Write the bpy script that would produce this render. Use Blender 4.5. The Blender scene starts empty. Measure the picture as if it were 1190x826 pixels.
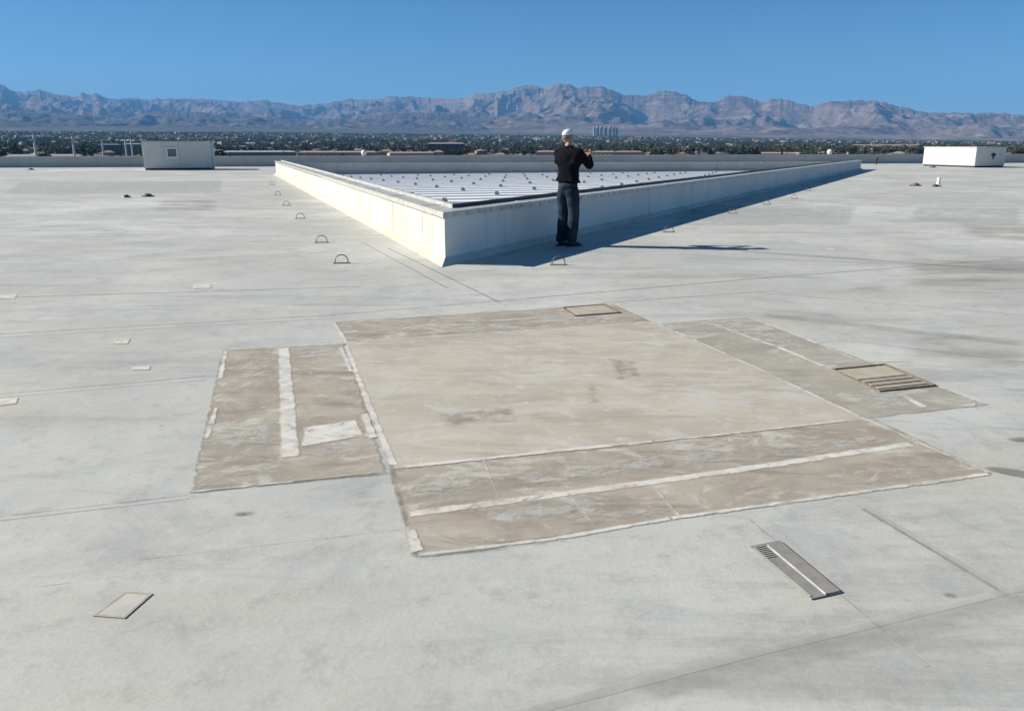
import bpy, bmesh, math, random
from mathutils import Vector, Matrix, noise as mn
rnd = random.Random(7)
S = bpy.context.scene
COL = S.collection
R = math.radians
# ------------------------------------------------------------------ camera
F, EYE, YH = 950.0, 1.55, 168.0
PITCH = math.atan((413 - YH) / F)
camd = bpy.data.cameras.new('camera'); cam = bpy.data.objects.new('camera', camd); COL.objects.link(cam)
cam.location = (0, 0, EYE); cam.rotation_euler = (R(90) - PITCH, 0, 0)
camd.sensor_width = 36; camd.lens = F / 1190 * 36; camd.clip_start = .05; camd.clip_end = 90000
S.camera = cam
CY, SY = math.cos(PITCH), math.sin(PITCH)
def G(px, py, z=0.0):
    """surveyed position (metres) of a point of the flat deck"""
    u = (px - 595) / F; v = -(py - 413) / F
    d = (u, CY + v * SY, -SY + v * CY); t = (z - EYE) / d[2]
    return Vector((d[0] * t, d[1] * t, z))
def az_of(px): return math.atan((px - 595) / 985.0)
# ------------------------------------------------------------------ helpers
def tag(o, label=None, cat=None, group=None, kind=None):
    if label: o['label'] = label
    if cat: o['category'] = cat
    if group: o['group'] = group
    if kind: o['kind'] = kind
    return o
def obj(name, bm_or_mesh, mat, parent=None, smooth=False):
    if isinstance(bm_or_mesh, bmesh.types.BMesh):
        me = bpy.data.meshes.new(name); bm_or_mesh.to_mesh(me); bm_or_mesh.free()
    else: me = bm_or_mesh
    for m in (mat if isinstance(mat, (list, tuple)) else [mat]): me.materials.append(m)
    if smooth:
        for p in me.polygons: p.use_smooth = True
    o = bpy.data.objects.new(name, me); COL.objects.link(o)
    if parent: o.parent = parent
    return o
def empty(name, loc=(0, 0, 0), rz=0):
    o = bpy.data.objects.new(name, None); o.location = loc; o.rotation_euler = (0, 0, rz); o.empty_display_size = .2
    COL.objects.link(o); return o
def dup(root, loc, rz=None, scale=None):
    r = root.copy(); COL.objects.link(r); r.location = loc
    if rz is not None: r.rotation_euler = (0, 0, rz)
    if scale is not None: r.scale = scale
    for ch in list(root.children):
        c = ch.copy(); COL.objects.link(c); c.parent = r
        for g in list(ch.children):
            d = g.copy(); COL.objects.link(d); d.parent = c
    return r
def box(bm, x0, x1, y0, y1, z0, z1, M=None, bev=0):
    vs = [bm.verts.new(p) for p in ((x0,y0,z0),(x1,y0,z0),(x1,y1,z0),(x0,y1,z0),(x0,y0,z1),(x1,y0,z1),(x1,y1,z1),(x0,y1,z1))]
    fs = [bm.faces.new([vs[i] for i in f]) for f in ((3,2,1,0),(4,5,6,7),(0,1,5,4),(1,2,6,5),(2,3,7,6),(3,0,4,7))]
    if bev:
        es = set(e for f in fs for e in f.edges)
        r = bmesh.ops.bevel(bm, geom=list(es), offset=bev, segments=2, affect='EDGES')
        vs = list(set(v for f in r['faces'] for v in f.verts) | set(v for v in vs if v.is_valid))
    if M is not None: bmesh.ops.transform(bm, matrix=M, verts=[v for v in vs if v.is_valid])
def tube(bm, pts, rad, n=8, caps=True):
    pts = [Vector(p) for p in pts]; rings = []
    if not isinstance(rad, (list, tuple)): rad = [rad] * len(pts)
    for i, p in enumerate(pts):
        t = (pts[min(i+1, len(pts)-1)] - pts[max(i-1, 0)]).normalized()
        a = t.cross(Vector((0, 0, 1)) if abs(t.z) < .9 else Vector((1, 0, 0))).normalized(); b = t.cross(a)
        rings.append([bm.verts.new(p + (a * math.cos(k*2*math.pi/n) + b * math.sin(k*2*math.pi/n)) * rad[i]) for k in range(n)])
    for r0, r1 in zip(rings, rings[1:]):
        for k in range(n): bm.faces.new((r0[k], r0[(k+1)%n], r1[(k+1)%n], r1[k]))
    if caps: bm.faces.new(rings[0][::-1]); bm.faces.new(rings[-1])
def prism(bm, poly, z0, z1):
    """closed vertical prism; z0/z1 may be per-vertex lists"""
    n = len(poly)
    z0 = z0 if isinstance(z0, list) else [z0]*n; z1 = z1 if isinstance(z1, list) else [z1]*n
    lo = [bm.verts.new((p[0], p[1], z)) for p, z in zip(poly, z0)]; hi = [bm.verts.new((p[0], p[1], z)) for p, z in zip(poly, z1)]
    fs = [bm.faces.new(hi), bm.faces.new(lo[::-1])]
    for i in range(n): fs.append(bm.faces.new((lo[i], lo[(i+1)%n], hi[(i+1)%n], hi[i])))
    bmesh.ops.recalc_face_normals(bm, faces=fs)
# ------------------------------------------------------------------ materials
class NT:
    def __init__(s, name):
        s.m = bpy.data.materials.new(name); s.m.use_nodes = True; s.t = s.m.node_tree; s.t.nodes.clear()
        s.out = s.n('ShaderNodeOutputMaterial')
    def n(s, typ, **kw):
        x = s.t.nodes.new(typ)
        for k, v in kw.items(): setattr(x, k, v)
        return x
    def l(s, a, b): s.t.links.new(a, b)
    def inp(s, sock, v):
        if isinstance(v, bpy.types.NodeSocket): s.l(v, sock)
        else: sock.default_value = v
    def noise(s, vec, scale, detail=4, rough=.55, dist=0.0):
        x = s.n('ShaderNodeTexNoise'); s.l(vec, x.inputs['Vector']); x.inputs['Scale'].default_value = scale
        x.inputs['Detail'].default_value = detail; x.inputs['Roughness'].default_value = rough; x.inputs['Distortion'].default_value = dist
        return x.outputs['Fac']
    def math(s, op, a, b=0.0, c=0.0):
        x = s.n('ShaderNodeMath', operation=op); s.inp(x.inputs[0], a); s.inp(x.inputs[1], b); s.inp(x.inputs[2], c); return x.outputs[0]
    def ramp(s, v, lo, hi, a=0.0, b=1.0):
        x = s.n('ShaderNodeMapRange', interpolation_type='SMOOTHSTEP'); s.inp(x.inputs[0], v)
        s.inp(x.inputs[1], lo); s.inp(x.inputs[2], hi); x.inputs[3].default_value = a; x.inputs[4].default_value = b; return x.outputs[0]
    def mix(s, f, a, b, mode='MIX'):
        x = s.n('ShaderNodeMix', data_type='RGBA', blend_type=mode); s.inp(x.inputs[0], f)
        for sk, v in ((x.inputs[6], a), (x.inputs[7], b)):
            if isinstance(v, bpy.types.NodeSocket): s.l(v, sk)
            else: sk.default_value = (*v, 1)
        return x.outputs[2]
    def pos(s, rot=0.0, scale=(1, 1, 1)):
        g = s.n('ShaderNodeNewGeometry'); m = s.n('ShaderNodeMapping'); m.inputs['Rotation'].default_value = (0, 0, rot); m.inputs['Scale'].default_value = scale
        s.l(g.outputs['Position'], m.inputs['Vector']); return m.outputs[0]
    def bsdf(s, col, rough=.8, metal=0.0, bump=None, bd=.02, bs=.5, spec=.4, alpha=None):
        b = s.n('ShaderNodeBsdfPrincipled')
        if isinstance(col, bpy.types.NodeSocket): s.l(col, b.inputs['Base Color'])
        else: b.inputs['Base Color'].default_value = (*col, 1)
        s.inp(b.inputs['Roughness'], rough); b.inputs['Metallic'].default_value = metal; b.inputs['Specular IOR Level'].default_value = spec
        if bump is not None:
            q = s.n('ShaderNodeBump'); q.inputs['Distance'].default_value = bd; q.inputs['Strength'].default_value = bs
            s.l(bump, q.inputs['Height']); s.l(q.outputs[0], b.inputs['Normal'])
        if alpha is not None:
            t = s.n('ShaderNodeBsdfTransparent'); x = s.n('ShaderNodeMixShader'); s.inp(x.inputs[0], alpha)
            s.l(t.outputs[0], x.inputs[1]); s.l(b.outputs[0], x.inputs[2]); s.l(x.outputs[0], s.out.inputs[0])
        else: s.l(b.outputs[0], s.out.inputs[0])
        return s.m
def simple(name, c, c2=None, scale=6, rough=.75, metal=0, spec=.4, bump=.004, lo=.35, hi=.65):
    t = NT(name); g = t.n('ShaderNodeTexCoord').outputs['Object']
    f = t.noise(g, scale, 5, .6); c2 = c2 or tuple(x * .8 for x in c)
    return t.bsdf(t.mix(t.ramp(f, lo, hi), c, c2), rough, metal, f, bump, .4, spec)
GRID = R(16.2)
def deck_mat():
    t = NT('roof_membrane'); p = t.pos(-GRID); pw = t.pos(-GRID, (.35, 1, 1)); pr = t.pos()
    base = t.mix(t.ramp(t.noise(p, .28, 5, .6, .6), .36, .64), DECK_A, DECK_B)
    base = t.mix(t.ramp(t.noise(pw, .9, 7, .68, 1.2), .44, .68, 0, .75), base, DECK_C)            # warm dust
    base = t.mix(t.ramp(t.noise(t.pos(-GRID, (.20, 1.2, 1)), 1.3, 8, .74, .7), .50, .68, 0, .62), base, DECK_D)   # grey scuffs along the laps
    base = t.mix(t.ramp(t.noise(t.pos(-GRID + .9, (.3, 1.5, 1)), .8, 8, .75, 1.0), .54, .70, 0, .40), base, (.35, .34, .30))  # drag marks
    base = t.mix(t.ramp(t.noise(pr, .16, 6, .62, .4), .50, .66, 0, .7), base, DECK_E)              # bleached areas
    base = t.mix(t.ramp(t.noise(pr, 1.1, 8, .72, .6), .48, .68, 0, .6), base, (.35, .365, .35))   # cool blotches
    base = t.mix(t.ramp(t.noise(pr, 6, 8, .75), .50, .68, 0, .45), base, (.31, .30, .27))         # fine blotches
    base = t.mix(t.ramp(t.noise(pr, 34, 5, .75), .50, .72, 0, .28), base, (.62, .62, .58))         # flakes
    base = t.mix(t.ramp(t.noise(pr, 70, 4, .7), .35, .7, 0, .22), base, (.33,.33,.31))             # grain
    vo = t.n('ShaderNodeTexVoronoi', feature='F1'); t.l(pr, vo.inputs['Vector']); vo.inputs['Scale'].default_value = 1.7
    spk = t.ramp(vo.outputs['Distance'], .012, .04, 1, 0)
    base = t.mix(t.math('MULTIPLY', spk, .45), base, (.22, .21, .18))
    h = t.math('ADD', t.noise(pr, 3, 5, .6), t.math('MULTIPLY', t.noise(pr, 45, 4, .7), .12))
    return t.bsdf(base, t.ramp(t.noise(pr, 1.3, 4), .3, .7, .55, .8), 0, h, .02, .28, .35)
DECK_A, DECK_B, DECK_C, DECK_D, DECK_E = (.56,.555,.505), (.47,.47,.43), (.48,.44,.37), (.295,.295,.27), (.68,.675,.63)
def decal_mat(name, c1, c2, scale=3.0, edge=.01, amp=.02, cover=1.0, cscale=6.0, c3=None, c3cov=.6, rough=.8, stretch=(1, 1, 1), opacity=1.0, bump=.002, cs=.05, grow=0, rich=.0):
    """worn coating film: ragged outline (distance to the sheet's edge) and worn-through areas"""
    t = NT(name); p = t.pos(-GRID, stretch)
    at = t.n('ShaderNodeAttribute', attribute_name='edge_m'); sp = t.n('ShaderNodeSeparateXYZ'); t.l(at.outputs['Vector'], sp.inputs[0])
    at2 = t.n('ShaderNodeAttribute', attribute_name='edge_n'); sp2 = t.n('ShaderNodeSeparateXYZ'); t.l(at2.outputs['Vector'], sp2.inputs[0])
    d = t.math('MINIMUM', t.math('MINIMUM', sp.outputs[0], sp.outputs[1]), t.math('MINIMUM', sp2.outputs[0], sp2.outputs[1]))
    nz = t.noise(p, 9, 6, .7)
    d = t.math('ADD', d, t.math('MULTIPLY', t.math('SUBTRACT', nz, .62), amp))
    a = t.ramp(d, 0.0, edge)
    if grow: a = t.ramp(t.math('ADD', d, grow), 0.0, edge)
    if cover < 1:
        cn = t.noise(p, cscale, 7, .68, .4); th = .5 + (.5 - cover) * .45
        a = t.math('MULTIPLY', a, t.ramp(cn, th - cs, th + cs))
    if opacity < 1: a = t.math('MULTIPLY', a, opacity)
    c = t.mix(t.ramp(t.noise(p, scale, 6, .62, .5), .36, .64), c1, c2)
    if c3: c = t.mix(t.math('MULTIPLY', t.ramp(t.noise(p, scale * .8 + 1.3, 8, .72, .8), c3cov, c3cov + .09), .75), c, c3)
    c = t.mix(t.ramp(t.noise(t.pos(-GRID, (.35, 1.4, 1)), scale*1.6, 8, .74, .6), .48, .66, 0, rich), c, tuple(x*.80 for x in c2))
    c = t.mix(t.ramp(t.noise(p, scale*4, 8, .75, .3), .52, .70, 0, rich*.8), c, tuple(min(1, x*1.28) for x in c1))
    c = t.mix(t.ramp(t.noise(p, 55, 4, .7), .4, .75, 0, .25), c, tuple(x*.7 for x in c1))
    h = t.noise(p, 14, 6, .7)
    return t.bsdf(c, rough, 0, h, bump, .5, .3, a)
def sheet(bm, quad, z, N=10):
    """bilinear sheet with distances to its four edges stored in two vector attributes"""
    la = bm.verts.layers.float_vector.get('edge_m') or bm.verts.layers.float_vector.new('edge_m')
    lb = bm.verts.layers.float_vector.get('edge_n') or bm.verts.layers.float_vector.new('edge_n')
    A, B, C_, D = [Vector((q[0], q[1], 0)) for q in quad]
    W = ((B-A).length + (C_-D).length) / 2; H = ((D-A).length + (C_-B).length) / 2
    nu = max(1, min(N, int(W / .15) + 1)); nv = max(1, min(N, int(H / .15) + 1)); g = []
    for j in range(nv+1):
        row = []
        for i in range(nu+1):
            u, v = i/nu, j/nv; p = (A*(1-u)+B*u)*(1-v) + (D*(1-u)+C_*u)*v
            x = bm.verts.new((p.x, p.y, z)); x[la] = (u*W, (1-u)*W, 0); x[lb] = (v*H, (1-v)*H, 0); row.append(x)
        g.append(row)
    for j in range(nv):
        for i in range(nu):
            f = bm.faces.new((g[j][i], g[j][i+1], g[j+1][i+1], g[j+1][i]))
            f.normal_update()
            if f.normal.z < 0: f.normal_flip()
SZ = [0]
def strip(bm, pts, w, z):
    """long thin sheet following a polyline (px points) w metres wide"""
    SZ[0] = (SZ[0] + 1) % 12; z += SZ[0] * .00004
    P = [G(*p) for p in pts]
    la = bm.verts.layers.float_vector.get('edge_m') or bm.verts.layers.float_vector.new('edge_m')
    lb = bm.verts.layers.float_vector.get('edge_n') or bm.verts.layers.float_vector.new('edge_n')
    Q = [P[0]]
    for a, b in zip(P, P[1:]):
        n = max(1, int((b-a).length / .6))
        for k in range(1, n+1): Q.append(a.lerp(b, k/n))
    tot = sum((b-a).length for a, b in zip(Q, Q[1:])); s = 0; prev = None
    for i, q in enumerate(Q):
        if i: s += (q - Q[i-1]).length
        t = (Q[min(i+1, len(Q)-1)] - Q[max(0, i-1)]).normalized(); nrm = Vector((-t.y, t.x, 0))
        wob = (mn.noise(Vector((q.x*.7, q.y*.7, 3.1))) * .25) * w
        row = []
        for k, v in enumerate((0, .5, 1)):
            x = bm.verts.new((q.x + nrm.x * ((v-.5)*w) + nrm.x*wob, q.y + nrm.y * ((v-.5)*w) + nrm.y*wob, z))
            x[la] = (min(v, 1-v)*w, 9, 0); x[lb] = (s, tot - s, 0); row.append(x)
        if prev:
            for k in range(2):
                f = bm.faces.new((prev[k], row[k], row[k+1], prev[k+1])); f.normal_update()
                if f.normal.z < 0: f.normal_flip()
        prev = row
M_deck = deck_mat()
M_curb = None
def stucco(name, c, c2, c3, sc=1.0):
    t = NT(name); p = t.pos()
    a = t.mix(t.ramp(t.noise(p, .7*sc, 5, .6, .5), .35, .65), c, c2)
    z = t.pos(0, (3, 3, .25))
    a = t.mix(t.ramp(t.noise(z, 1.3, 5, .65), .52, .72, 0, .5), a, c3)
    a = t.mix(t.ramp(t.noise(p, 30, 4, .7), .45, .75, 0, .2), a, c3)
    return t.bsdf(a, .85, 0, t.noise(p, 22, 6, .7), .01, .4, .25)
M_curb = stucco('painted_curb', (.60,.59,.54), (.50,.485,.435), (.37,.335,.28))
M_curb_shade = stucco('painted_curb_shade_lift', (.74,.73,.69), (.66,.65,.61), (.47,.46,.42))  # same curb paint, lightened to put deck bounce into the shaded right side
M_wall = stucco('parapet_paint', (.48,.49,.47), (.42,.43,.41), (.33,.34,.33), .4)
M_encl = stucco('enclosure_paint', (.66,.65,.59), (.60,.59,.54), (.47,.46,.42), .6)
M_metal = simple('galvanised_coping', (.58,.58,.55), (.42,.42,.40), 9, .5, .35, .5, .003)
M_metal_l = simple('painted_coping', (.54,.535,.49), (.38,.37,.33), 14, .55, .1, .5, .003)
M_dark = simple('dark_aluminium', (.07,.075,.08), (.045,.048,.05), 12, .45, .6)
M_rust = simple('rusty_steel_rod', (.22,.20,.175), (.14,.125,.11), 30, .7, .5)
M_panel = simple('white_translucent_panel', (.90,.89,.86), (.82,.81,.79), 1.5, .85, 0, .12, .002)
M_white = simple('white_plastic', (.78,.79,.78), (.68,.69,.68), 8, .4)
# ------------------------------------------------------------------ roof deck
def rect_along(cx, cy, ang, x0, x1, y0, y1):
    c, s = math.cos(ang), math.sin(ang)
    return [(cx + x*c - y*s, cy + x*s + y*c) for x, y in ((x0, y0), (x1, y0), (x1, y1), (x0, y1))]
PA = Vector((-35.28, 57.8, 0)); PB = Vector((44.3, 73.2, 0)); PD = (PB - PA).normalized(); PN = Vector((-PD.y, PD.x, 0)); WANG = math.atan2(PD.y, PD.x)
mid = (PA + PB) / 2
X0, X1, Y0 = -95, 95, -95
bm = bmesh.new(); prism(bm, rect_along(mid.x, mid.y, WANG, X0, X1, Y0, .35), -13.8, 0.0)
deck = tag(obj('roof_deck', bm, M_deck), kind='structure')
# parapet: four runs round the roof, coping on top
par = empty('parapet_wall', (mid.x, mid.y, 0), WANG)
bm = bmesh.new(); bh = .69
for a in ((X0, X1, .05, .33), (X0, X1, Y0, Y0+.28), (X0+.002, X0+.28, Y0+.28, .05), (X1-.28, X1-.002, Y0+.28, .05)):
    box(bm, a[0], a[1], a[2], a[3], .002, bh)
obj('wall', bm, M_wall, par)
bm = bmesh.new()
for a in ((X0-.03, X1+.03, .0, .38), (X0-.03, X1+.03, Y0-.04, Y0+.32), (X0-.03, X0+.32, Y0+.322, -.002), (X1-.32, X1+.03, Y0+.322, -.002)):
    box(bm, a[0], a[1], a[2], a[3], bh+.001, bh+.05)
obj('coping', bm, M_metal, par)
tag(par, 'long low grey parapet wall with metal coping along the far edge of the roof', 'parapet')
# ------------------------------------------------------------------ skylight
C0 = Vector((-.89, 10.9, 0)); L0 = Vector((-12.53, 44.47, 0)); R0 = Vector((22.35, 53.75, 0))
HC, HL, HR = .665, .68, .57
sky = empty('triangular_skylight', C0)
def inset(tri, d):
    out = []
    n = len(tri)
    for i in range(n):
        p, a, b = tri[i], tri[i-1], tri[(i+1) % n]
        e1 = (p - a).normalized(); e2 = (b - p).normalized()
        n1 = Vector((-e1.y, e1.x, 0)); n2 = Vector((-e2.y, e2.x, 0))
        m = (n1 + n2); m = m / m.length_squared * 2
        out.append(p + m * d)
    return out
tri = [C0, R0, L0]      # counter-clockwise
tin = inset(tri, .24); tco = inset(tri, -.035); tci = inset(tri, .27); tfr = inset(tri, .275); tfi = inset(tri, .33)
hh = [HC, HR, HL]
def rel(p): return (p.x - C0.x, p.y - C0.y)
for i in range(3):
    j = (i+1) % 3
    bm = bmesh.new(); prism(bm, [rel(tri[i]), rel(tri[j]), rel(tin[j]), rel(tin[i])], -.3, [hh[i], hh[j], hh[j], hh[i]])
    if i == 1:
        for v in bm.verts:
            if v.co.z > .1: v.co.z -= .12
    obj('curb_wall', bm, M_wall if i == 1 else (M_curb if i == 2 else M_curb_shade), sky)
    if i != 1:
        e = (tri[j]-tri[i]); ln = e.length; e.normalize(); nn = Vector((-e.y, e.x, 0)); k = 1.9
        while k < ln - .5:
            bm = bmesh.new()
            q = tri[i] + e*k - nn*.0035; hz = hh[i] + (hh[j]-hh[i])*k/ln
            prism(bm, [rel(q), rel(q+e*.07), rel(q+e*.07+nn*.003), rel(q+nn*.003)], .1, hz-.055); k += 2.2 + rnd.random()*.5
            obj('membrane_lap', bm, M_curb if i == 2 else M_curb_shade, sky)
    # coping: flat cap + drip face with fixing clips
    bm = bmesh.new(); dz = -.12 if i == 1 else 0
    z0 = [hh[i]+.003+dz, hh[j]+.003+dz, hh[j]+.003+dz, hh[i]+.003+dz]
    prism(bm, [rel(tco[i]), rel(tco[j]), rel(tci[j]), rel(tci[i])], z0, [z+.022 for z in z0])
    a, b = tco[i], tco[j]; e = (b-a); ln = e.length; e.normalize(); nn = Vector((-e.y, e.x, 0))
    a2, b2 = a + e*.02, b - e*.02
    prism(bm, [rel(a2), rel(b2), rel(b2+nn*.006), rel(a2+nn*.006)], [hh[i]-.05+dz, hh[j]-.05+dz, hh[j]-.05+dz, hh[i]-.05+dz], [hh[i]+.002+dz, hh[j]+.002+dz, hh[j]+.002+dz, hh[i]+.002+dz])
    k = .25
    while k < ln:
        q = a + e*k - nn*.012; hz = hh[i] + (hh[j]-hh[i])*k/ln + dz
        if k < 22:
            prism(bm, [rel(q), rel(q+e*.035), rel(q+e*.035+nn*.011), rel(q+nn*.011)], hz-.04, hz-.008)
        k += .31 + .03*rnd.random()
    # lap joints of the coping
    k = 2.4
    while k < ln:
        q = a + e*k - nn*.004; hz = hh[i] + (hh[j]-hh[i])*k/ln + dz
        prism(bm, [rel(q), rel(q+e*.09), rel(q+e*.09+nn*.30), rel(q+nn*.30)], hz+.024, hz+.031)
        k += 2.45
    obj('coping', bm, M_metal_l if i == 2 else M_metal, sky)
    if i != 1:
        bm = bmesh.new(); z0 = [hh[i]-.1, hh[j]-.1, hh[j]-.1, hh[i]-.1]
        prism(bm, [rel(tfr[i]), rel(tfr[j]), rel(tfi[j]), rel(tfi[i])], z0, [hh[i]+.075, hh[j]+.075, hh[j]+.075, hh[i]+.075])
        obj('glazing_frame', bm, M_dark if i == 0 else M_metal, sky)
    # sloping flashing at the foot
    if i != 1:
        o1 = inset(tri, -.12); bm = bmesh.new()
        fl = [bm.verts.new((*rel(p), z)) for p, z in ((o1[i], .003), (o1[j], .003), (tri[j], .09), (tri[i], .09))]
        bm.faces.new(fl); bmesh.ops.recalc_face_normals(bm, faces=bm.faces)
        if bm.faces[:][0].normal.z < 0: bm.faces[:][0].normal_flip()
        obj('base_flashing', bm, decal_mat('flashing_left', (.56,.53,.44), (.46,.43,.35), 2.5) if i == 2 else M_curb, sky)
for o in sky.children:
    if o.name.startswith('base_flashing') and 'flashing' in o.data.materials[0].name:
        o.data.materials[0] = stucco('stained_flashing', (.58,.55,.46), (.50,.46,.37), (.40,.35,.27))
tag(sky, 'large triangular skylight with white panels inside a pale curb, sharp corner nearest', 'skylight')
# glazing rows parallel to the far side, falling away from the near corner
EX = (R0 - L0).normalized(); EN = Vector((-EX.y, EX.x, 0)); far = (L0 - C0).dot(EN)
def plane_z(s): return .60 - .66 * (s / far)
def side_x(s, side, off=.33):
    """offset along EX of a curb line at depth s"""
    P = tfi[0]; Q = tfi[2] if side < 0 else tfi[1]
    s0 = (P - C0).dot(EN); s1 = (Q - C0).dot(EN); t = (s - s0) / (s1 - s0)
    return (P.lerp(Q, t) - C0).dot(EX)
s_start = (tfi[0] - C0).dot(EN) + .05; s_end = (tfi[1] - C0).dot(EN)
row_w = 1.28; s = s_start; k = 0; rows = []
while s < s_end - .1:
    e_ = min(s + row_w, s_end); rows.append((s, e_)); s = e_
for (a, b) in rows:
    bm = bmesh.new(); prev = None; seg = 8
    prof = [(0, .0), (.015, .055), (.05, .057), (.06, .0)] + [(.06 + .94*q/seg, .045*math.sin(math.pi*q/seg)) for q in range(1, seg+1)]
    for (t, h) in prof:
        ss = a + (b-a)*t; xl, xr = side_x(ss, -1), side_x(ss, 1)
        if xr < xl: xr = xl + .01
        z = plane_z(ss) + h
        vs = [bm.verts.new((C0*0 + EX*(xl + (xr-xl)*u) + EN*ss).to_tuple()[:2] + (z,)) for u in (0, 1)]
        if prev: bm.faces.new((prev[0], prev[1], vs[1], vs[0]))
        prev = vs
    obj('glazing_panel', bm, M_panel, sky)
# clips standing on every second seam
clip_bm = bmesh.new(); box(clip_bm, -.05, .05, -.025, .025, 0, .07, bev=.008); [setattr(v.co, 'x', v.co.x*.5) for v in clip_bm.verts if v.co.z > .04 and v.co.x > 0]
clip_me = bpy.data.meshes.new('clip'); clip_bm.to_mesh(clip_me); clip_bm.free(); clip_me.materials.append(simple('clip_grey', (.24,.25,.26), (.17,.18,.19), 10, .5, .4))
cl = []
for i, (a, b) in enumerate(rows):
    if i % 2 == 0 and i > 0:
        xl, xr = side_x(a, -1), side_x(a, 1); x = xl + .55
        while x < xr - .3:
            cl.append((a, x)); x += 1.75
cl.sort(); 
for (a, x) in cl[:100]:
    p = EX*x + EN*(a + .04); o = bpy.data.objects.new('clip', clip_me); COL.objects.link(o); o.parent = sky
    o.location = (p.x, p.y, plane_z(a) + .05); o.rotation_euler = (0, 0, math.atan2(EX.y, EX.x))
# ------------------------------------------------------------------ rooftop enclosures
def enclosure(A, B, depth, h, label):
    d = (B - A); w = d.length; ang = math.atan2(d.y, d.x); t = empty('rooftop_enclosure', A, ang)
    bm = bmesh.new(); box(bm, 0, w, 0, depth, .12, h-.05, bev=.02); obj('wall', bm, M_encl, t)
    bm = bmesh.new(); box(bm, .05, w-.05, .05, depth-.05, .002, .118); obj('base', bm, M_dark, t)
    bm = bmesh.new(); box(bm, -.04, w+.04, -.04, depth+.04, h-.048, h, bev=.01); obj('roof', bm, M_encl, t)
    tag(t, label, 'enclosure'); return t, w
e1, w1 = enclosure(Vector((-22.78, 51.95, 0)), Vector((-18.94, 52.95, 0)), 2.6, 1.75, 'grey box-shaped rooftop enclosure with a small framed vent, at the left by the parapet')
v = empty('vent', (1.75, -.002, .95)); v.parent = e1; v.name = 'vent'
bpy.data.objects.remove(v)
bm = bmesh.new()
for a in ((0, .68, 0, .09), (0, .68, .56, .65), (0, .09, .092, .558), (.59, .68, .092, .558)): box(bm, 1.35+a[0], 1.35+a[1], -.07, -.002, .72+a[2], .72+a[3])
vf = obj('vent_frame', bm, M_white, e1)
bm = bmesh.new(); box(bm, 1.445, 1.935, -.012, -.003, .815, 1.275)
for k in range(6): box(bm, 1.445, 1.935, -.05, -.013, .84+k*.075, .855+k*.075)
obj('louvre', bm, simple('grey_louvre', (.25,.28,.31), (.2,.22,.25)), vf)
e2, w2 = enclosure(Vector((31.84, 57.76, 0)), Vector((34.28, 58.42, 0)), 4.9, 1.38, 'white box-shaped rooftop enclosure with one sunlit side, at the right by the parapet')
bm = bmesh.new()
tube(bm, [(1.45,-.05,.55),(1.45,-.05,.95)], .035, 6)
for a in (-50, -18, 18, 50): tube(bm, [(1.45,-.05,.72),(1.45+.24*math.sin(R(a)),-.05,.72+.26*math.cos(R(a)))], .03, 6)
box(bm, 1.28, 1.62, -.06, -.003, .86, .91)
obj('valve_bracket', bm, M_dark, e2)
# ------------------------------------------------------------------ rod loops beside the curb
def loop_me():
    bm = bmesh.new(); pts = []
    r = .085
    pts = [(-r, 0, -.02), (-r, 0, .035)] + [(-r*math.cos(a), 0, .035 + r*.95*math.sin(a)) for a in [math.pi*k/10 for k in range(1, 10)]] + [(r, 0, .035), (r, 0, -.02)]
    tube(bm, pts, .007, 8)
    me = bpy.data.meshes.new('rod'); bm.to_mesh(me); bm.free(); me.materials.append(M_rust)
    for p in me.polygons: p.use_smooth = True
    return me
def pad_me():
    bm = bmesh.new()
    box(bm, -.115, .115, -.03, .03, .001, .012, bev=.004)
    me = bpy.data.meshes.new('sealant'); bm.to_mesh(me); bm.free(); me.materials.append(simple('sealant_grey', (.30,.30,.28))); return me
LM, PM = loop_me(), pad_me()
ordn = ['first', 'second', 'third', 'fourth', 'fifth', 'sixth']
lf = [(397,306),(374,282),(349,254),(333,239),(323,227),(316,215)]; rt = [(649,308),(777,270),(851,248),(891,238),(923,231),(939,222)]
for side, pts in (('left', lf), ('right', rt)):
    for i, p in enumerate(pts):
        q = G(*p); t = empty('anchor_loop', q, R(4) + rnd.uniform(-.15, .15))
        o = bpy.data.objects.new('rod', LM); COL.objects.link(o); o.parent = t
        o = bpy.data.objects.new('sealant', PM); COL.objects.link(o); o.parent = t
        tag(t, 'small dark rod loop in the deck, %s nearest along the skylight\'s %s side' % (ordn[i], 'sunlit left' if side == 'left' else 'shaded right'), 'anchor loop', 'rod loops set in the deck beside the skylight')
# ------------------------------------------------------------------ worn patches on the deck
def quadpx(*p): return [G(*q) for q in p]
TA, TB, TW = (.43,.38,.31), (.325,.282,.228), (.56,.54,.48)
m_taupe = decal_mat('bare_taupe_surface', TA, TB, 2.6, .035, .10, c3=TW, c3cov=.52, stretch=(.8, 1, 1), rich=.95, grow=.02)
m_taupe2 = decal_mat('bare_taupe_surface_greyer', (.43,.395,.33), (.335,.31,.255), 2.2, .035, .10, c3=(.50,.49,.45), c3cov=.52, stretch=(.7, 1, 1), rich=.7, grow=.02)
m_beige = decal_mat('beige_slab_surface', (.52,.467,.385), (.435,.395,.325), 1.9, .02, .03, c3=(.52,.505,.46), c3cov=.50, stretch=(.75, 1, 1), rich=.75, grow=.012)
m_white = decal_mat('white_coating_line', (.72,.69,.62), (.56,.53,.47), 8, .016, .05, cover=.80, cscale=6, cs=.10, opacity=.95, bump=.0006, grow=.007)
m_whitew = decal_mat('worn_white_coating', (.62,.60,.545), (.50,.485,.43), 8, .10, .16, cover=.56, cscale=13, cs=.13, opacity=.72, stretch=(.7,1,1), bump=.0004)
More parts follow.
